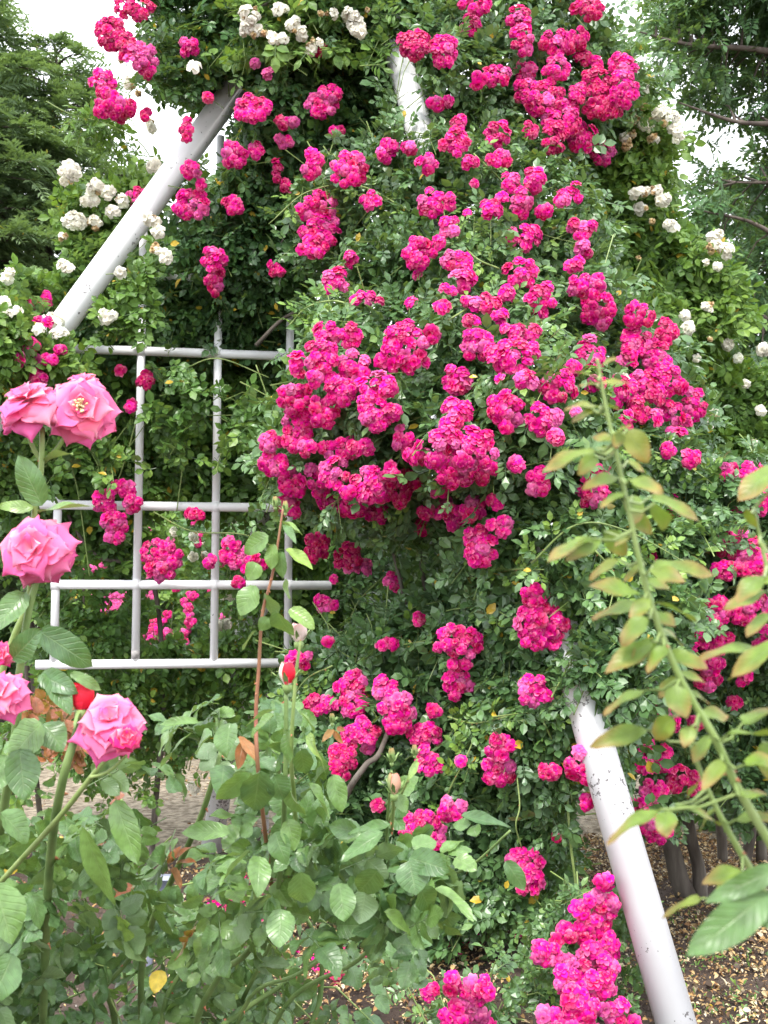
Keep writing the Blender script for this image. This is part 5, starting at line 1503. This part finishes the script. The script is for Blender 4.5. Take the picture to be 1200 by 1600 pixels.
for it in SH.replace('\n', '|').split('|'):
    a = it.split()
    if len(a) < 5: continue
    bx, by, tx, ty, w_, tone = map(float, a)
    mb = MB()
    d_ = sd_ + random.uniform(-.03, .05)
    B = P(bx, by, d_)
    j = int(np.argmin(((allst - B) ** 2).sum(1) + (allst[:, 2] > B[2] + .01) * .002))
    up_ = .9 if abs(tx - bx) > abs(ty - by) else .3
    view = norm(CAMP - B)
    fc = norm(view * .55 + np.array([0, 0, up_]) + rng.normal(size=3) * .15)
    big_leaf(mb, (bx, by), (tx, ty), w_ * 1.08, d_, rv=tone * .9, stem_pt=allst[j], serr=.008, face=fc, fold=.06)
    mb.build('leaf', [M['shoot'], M['young_cane']], sh)
for (b, t, w_) in (((1200, 1395), (1082, 1492), 58), ((1225, 1352), (1104, 1410), 34), ((1240, 1410), (1180, 1440), 60)):
    mb = MB()
    big_leaf(mb, b, t, w_, .72, rv=.5, stem_pt=P(1240, 1440, .76), serr=.01, face=(.1, -.9, .35), fold=.05)
    o = mb.build('leaf', [M['old_leaf'], M['young_cane']], sh); o['label'] = 'large dark green mature leaf'

# ================================================================== PLANT LABEL, BOLLARD
pl = thing('plant_label', 'small blue grey plastic plant label on a stake among the low rose leaves', 'plant label', P(234, 1600, 3.3) * np.array([1, 1, 0]))
c_ = P(234, 1395, 3.3)
mb = MB()


def boxm(mb, c, hx, hy, hz, tilt=0.0, bev=.003, mi=0):
    v = []
    for (a, b) in ((-1, 0), (1, 0)):
        pass
    xs = [(-hx + bev, -hz), (hx - bev, -hz), (hx, -hz + bev), (hx, hz - bev), (hx - bev, hz), (-hx + bev, hz), (-hx, hz - bev), (-hx, -hz + bev)]
    for yy in (-hy, hy):
        for (x, z) in xs:
            v.append((x, yy, z))
    v = rot_x(np.array(v), tilt) + np.array(c)
    f = [(0, 1, 2, 3), (0, 3, 4, 7), (4, 5, 6, 7), (11, 10, 9, 8), (15, 12, 11, 8), (15, 14, 13, 12)]
    f += [(i, (i + 1) % 8 + 0, (i + 1) % 8 + 8, i + 8)[::-1] for i in range(8)]
    mb.raw(v, f, mi=mi)


boxm(mb, c_, .062, .010, .052, -.5)
mb.build('panel', M['plastic'], pl, smooth=False)
mb = MB(); boxm(mb, c_ + np.array([0, -.018, .046]), .068, .018, .006, -.2, .002)
o = mb.build('rim', noise_mat('pale_plastic', [(0.3, (.34, .36, .44)), (.7, (.42, .44, .52))], scale=10, rough=.5, bump=.05), pl, smooth=False)
mb = MB(); q = c_.copy(); q[2] = 0
mb.tube([c_ + np.array([0, .012, -.03]), q + np.array([0, .012, 0])], .009, 8)
mb.build('stake', M['plastic'], pl)

# ================================================================== GARDEN BEYOND THE LATTICE
def bg_bush(name, label, cat, d, poly, n, leafm, tp, leaf, flowers, kind, group, trunk, dark=0):
    t = thing(name, label, cat, P(trunk[0], trunk[1], d) * np.array([1, 1, 0]), group)
    f_ = MB(); s_ = MB()
    fd = Field([(trunk[0], 1000, d)], amp=.3, scale=2)
    twigs(f_, s_, poly, n, fd, tp, leaf, thick=.8, tl=.3, gap=.05, sticks=.2)
    f_.build('foliage', [leafm, M['young_cane']], t, smooth=False)
    put(flowers, t, Field([(trunk[0], 1000, d - .1)], amp=.1), kind=kind, off=0)
    tube_obj('stem', [P(trunk[0], trunk[1], d) * np.array([1, 1, 0]) , P(trunk[0] + 10, 1150, d), P(trunk[0] - 15, 1000, d), P(trunk[0] + 20, 880, d)], [.035, .025, .012], M['wood'], t, 8)
    tube_obj('stem', [P(trunk[0], trunk[1], d) * np.array([1, 1, 0]) , P(trunk[0] - 20, 1160, d), P(trunk[0] - 55, 1040, d), P(trunk[0] - 60, 900, d)], [.03, .02, .01], M['wood'], t, 8)


bg_bush('rose_bush', 'bright green rose bush with pale pink flowers beyond the lower left lattice squares', 'rose bush', 10.8, [(60, 800), (260, 780), (330, 820), (330, 1160), (60, 1160)], 420, M['fresh'], LO5, .17,
        '165 935 22 10|178 952 20 12 f|190 930 14 8 f|240 905 12 9|236 930 9 9|160 880 10 8 f|140 890 10 8 f|290 985 8 8|225 990 8 8|215 960 7 6|185 945 14 10|248 990 12 12|272 830 8 8 w|230 830 8 6|320 845 9 8 w|265 845 7 6', 'f', 'garden roses beyond the frame', (190, 1230))
bg_bush('rose_bush', 'rose bush dotted with small pink flowers seen between the right lattice uprights', 'rose bush', 10.2, [(300, 790), (480, 800), (560, 850), (560, 1150), (300, 1150)], 400, M['rambler_dark'], LO5, .16,
        '250 970 9 8|240 985 8 7|262 960 7 8|300 930 9 8|288 940 7 7|330 925 6 6|345 880 8 6|310 850 6 6|275 920 6 6|330 1010 6 6|290 1000 6 7|240 975 10 9|260 990 9 9|235 1000 8 8|297 968 10 12|292 950 9 9|285 990 9 8|345 965 8 8|383 862 9 8|312 838 8 8|300 815 8 6', 'm', 'garden roses beyond the frame', (420, 1235))
put('303 840 10 10|318 868 9 9|302 870 6 6|340 980 14 14|350 975 10 10|362 810 8 8|352 928 20 10|382 940 8 8|308 1064 20 14|295 1072 12 9|305 1230 12 8|205 1210 14 10', wl, Field([(300, 900, 6.9)], amp=0), kind='w', off=0)
bg_bush('shrub', 'loose dark shrub standing between the grey woody stems and the right edge', 'shrub', 6.6, [(1060, 1180), (1330, 1150), (1330, 1340), (1200, 1345), (1130, 1330), (1070, 1280)], 170, M['rambler_dark'], LO5, .13, '', 'm', None, (1240, 1390))

# clipped hedge closing the garden
hd = thing('hedge', 'long dark green hedge closing the garden behind the roses', 'hedge', (0, 17, 0))
f_ = MB()
hN = 9000
hx = rng.uniform(-9, 9, hN); hz = rng.uniform(0, 1, hN)
top = 2.7 + .5 * noise3(np.stack([hx, hx * 0, hx * 0], -1), .5)
pos = np.stack([hx, 17 - np.abs(rng.normal(size=hN)) * .3 + .35 * noise3(np.stack([hx, hz * 3, hx * 0], -1), 1.2), hz * top], -1)
Mx = frames(norm(rnd_dir(hN) + np.array([0, -.4, .1])), norm(rnd_dir(hN) * .5 + np.array([0, -.6, .6])), rng.uniform(.2, .34, hN))
rv_ = rng.random(hN)
for i in range(5):
    k = np.arange(hN) % 5 == i
    f_.inst(LO5[i], Mx[k], pos[k], rv_[k])
f_.build('foliage', M['tree'], hd, smooth=False)
# core of the hedge, one closed ragged wall coloured near-black green
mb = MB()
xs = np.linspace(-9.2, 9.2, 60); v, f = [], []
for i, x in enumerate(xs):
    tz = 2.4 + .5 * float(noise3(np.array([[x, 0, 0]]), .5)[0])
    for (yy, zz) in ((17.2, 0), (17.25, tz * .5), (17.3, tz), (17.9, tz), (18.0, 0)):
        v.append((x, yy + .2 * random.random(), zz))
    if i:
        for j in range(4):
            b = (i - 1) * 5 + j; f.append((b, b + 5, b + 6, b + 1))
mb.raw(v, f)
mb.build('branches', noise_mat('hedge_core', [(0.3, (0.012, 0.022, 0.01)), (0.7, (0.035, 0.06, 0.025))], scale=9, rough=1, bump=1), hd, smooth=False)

# ================================================================== TREES
def frond():
    parts = []
    r = np.random.default_rng(5)
    for s in (-1, 1):
        for k in range(8):
            y = .08 + k * .11
            L = .34 * (1 - .5 * k / 8) * r.uniform(.8, 1.2)
            v = np.array([(0, 0, 0), (-.034, L * .5, .0), (0, L, -.22 * L), (.034, L * .5, 0)])
            v = rot_z(v, -s * r.uniform(.6, .95)); v = rot_y(v, r.uniform(-.4, .4))
            parts.append((v + np.array([0, y, -.35 * y * y]), [(0, 3, 2, 1)], np.array([(0, 0, 0), (-1, .5, 0), (0, 1, 0), (1, .5, 0)], float)))
    ys = np.linspace(0, 1, 5)
    v = np.concatenate([[(-.02 * (1 - y), y, -.35 * y * y), (.02 * (1 - y), y, -.35 * y * y)] for y in ys])
    f = [(2 * i, 2 * i + 1, 2 * i + 3, 2 * i + 2) for i in range(4)]
    parts.append((v, f, np.zeros((10, 3))))
    return T(*merge(parts))


FR = frond()


def cedar(label, bx, d, top_py, rad, group, seed, z0=1.2):
    r = np.random.default_rng(seed)
    base = P(bx, 950, d); base[2] = 0
    top = P(bx, top_py, d)
    H = top[2]
    top = base + np.array([0, 0, H])
    t = thing('cedar_tree', label, 'tree', base, group)
    tb = MB()
    sp = spline([base, base + np.array([.05, 0, H * .35]), base + np.array([-.05, 0, H * .7]), top], 8)
    tb.tube(sp, np.linspace(.2, .015, len(sp)), 10)
    tb.build('trunk', M['bark'], t)
    bb = MB(); cc = MB()
    nb = 215
    for i in range(nb):
        z = z0 + (H - z0 + .02) * (i / nb) ** .9
        az = r.uniform(0, 6.283)
        Lr = min(rad, .40 + (H - z) * .46) * r.uniform(.6, 1.08)
        o = base + np.array([0, 0, z])
        dr = np.array([math.cos(az), math.sin(az), 0])
        pts = [o, o + dr * Lr * .5 + np.array([0, 0, .10 * Lr]), o + dr * Lr + np.array([0, 0, -.02 * Lr])]
        s_ = spline(pts, 4)
        bb.tube(s_, np.linspace(.03, .006, len(s_)) * (.5 + .5 * Lr / rad), 5, cap=False)
        m_ = max(8, int(20 * Lr))
        tt = r.uniform(.15, 1.0, m_) ** .7
        idx = tt * (len(s_) - 1)
        pos = np.array([s_[int(q)] + (s_[min(int(q) + 1, len(s_) - 1)] - s_[int(q)]) * (q - int(q)) for q in idx])
        sd2 = np.cross(dr, [0, 0, 1])
        al = norm(dr * .7 + sd2 * r.choice([-1, 1], m_)[:, None] * r.uniform(.2, 1.0, m_)[:, None] + r.normal(size=(m_, 3)) * .2 + np.array([0, 0, .05]))
        cc.inst(FR, frames(al, norm(np.array([0, 0, 1.]) + r.normal(size=(m_, 3)) * .35), r.uniform(.28, .52, m_)), pos, np.clip(r.random(m_) * .8 + .2 * r.random(), 0, 1))
    bb.build('branches', M['bark'], t)
    cc.build('crown', M['cedar'], t, smooth=False)


cedar('grey green cedar tree behind the white roses at the left, the shorter of two', 66, 13.5, 38, 2.0, 'cedar trees in the left background', 3)
cedar('taller cedar tree cut by the left edge of the picture', -80, 12.8, -60, 1.75, 'cedar trees in the left background', 4)
cedar('small cedar tree low behind the slanted left post', 200, 15.5, 330, 1.5, 'cedar trees in the left background', 9, .8)


def broad_tree(label, name, bx, d, poly, n, gap, group, seed, limbs, crownmat, leaf=.26, thick=1.6, ragged=22):
    base = P(bx, 950, d); base[2] = 0
    t = thing(name, label, 'tree', base, group)
    tb = MB()
    sp = spline([base, P(bx - 10, 800, d), P(bx + 15, 500, d), P(bx, 100, d), P(bx, -150, d)], 8)
    tb.tube(sp, np.linspace(.22, .05, len(sp)), 12)
    tb.build('trunk', M['bark'], t)
    lm = MB(); ends = []
    for pts in limbs:
        s_ = spline([P(x, y, dd) for x, y, dd in pts], 6)
        lm.tube(s_, np.linspace(.038, .006, len(s_)), 7, cap=False)
        ends.append(s_)
    allp = np.concatenate(ends)
    fd = Field([(1150, 200, d)], amp=.5, scale=.9)
    s = sample(poly, n, fd, thick, ragged=ragged, gap=gap, gscale=1.3)
    pos = P(*s.T)
    cc = MB()
    # each sample is a drooping spray of leaves; a thin branch joins every sixth to a limb
    for i in range(0, n, 3):
        j = int(np.argmin(((allp - pos[i]) ** 2).sum(1)))
        mid = (allp[j] + pos[i]) / 2 + np.array([0, 0, .06])
        lm.tube([allp[j], mid, pos[i]], [.012, .008, .003], 4, cap=False)
    lm.build('branches', M['bark'], t)
    spray = [compound(5, False, 200 + seed + q, ll=.27, lw=.46, droop=.35, spread=.95) for q in range(4)]
    tone = np.clip(.5 + .8 * noise3(pos, 1.2) + .4 * (rng.random(n) - .5), 0, 1)
    for rep in range(3):
        al = norm(rnd_dir(n) + np.array([-.35, -.1, -.15]))
        Mx = frames(al, norm(np.array([0, -.35, 1.]) + rng.normal(size=(n, 3)) * .4), leaf * rng.uniform(.75, 1.25, n))
        p2 = pos + rng.normal(size=(n, 3)) * .09
        for q in range(4):
            k = np.arange(n) % 4 == q
            cc.inst(spray[q], Mx[k], p2[k], np.clip(.7 * tone[k] + .3 * rng.random(k.sum()), 0, 1))
    cc.build('crown', M['tree'], t, smooth=False)


lim = [[(1330, 480, 9.5), (1250, 400, 9.4), (1180, 350, 9.3), (1100, 330, 9.2)], [(1330, 260, 9.5), (1240, 200, 9.4), (1150, 190, 9.3), (1060, 160, 9.2)], [(1330, 120, 9.5), (1200, 80, 9.4), (1080, 70, 9.2), (1000, 50, 9.1)],
       [(1330, 0, 9.5), (1220, -40, 9.4), (1100, -60, 9.3)], [(1330, 600, 9.6), (1240, 520, 9.5), (1150, 480, 9.4), (1080, 470, 9.3)], [(1330, 330, 9.6), (1230, 290, 9.5), (1150, 285, 9.4)]]
broad_tree('large leafy tree with layered branches in the upper right background', 'broadleaf_tree', 1340, 9.5,
           [(1010, 70), (1000, 30), (1020, 0), (1070, -60), (1120, -160), (1500, -160), (1500, 560), (1060, 560), (1070, 480), (1090, 380), (1080, 330), (1100, 270), (1160, 250), (1190, 225), (1150, 200), (1090, 180), (1070, 130), (1040, 110)],
           2300, .24, 'broadleaf trees in the right background', 1, lim, M['tree'])
lim2 = [[(1230, 520, 13), (1150, 450, 13), (1090, 420, 13)], [(1230, 600, 13), (1120, 560, 13)], [(1230, 420, 13), (1300, 300, 13)]]
broad_tree('darker tree farther back behind the white roses at the right', 'broadleaf_tree', 1230, 13.0,
           [(1050, 420), (1090, 330), (1180, 300), (1400, 250), (1500, 760), (1000, 760), (1020, 500)], 900, .05, 'broadleaf trees in the right background', 7, lim2, M['tree'], leaf=.42, thick=1.2)
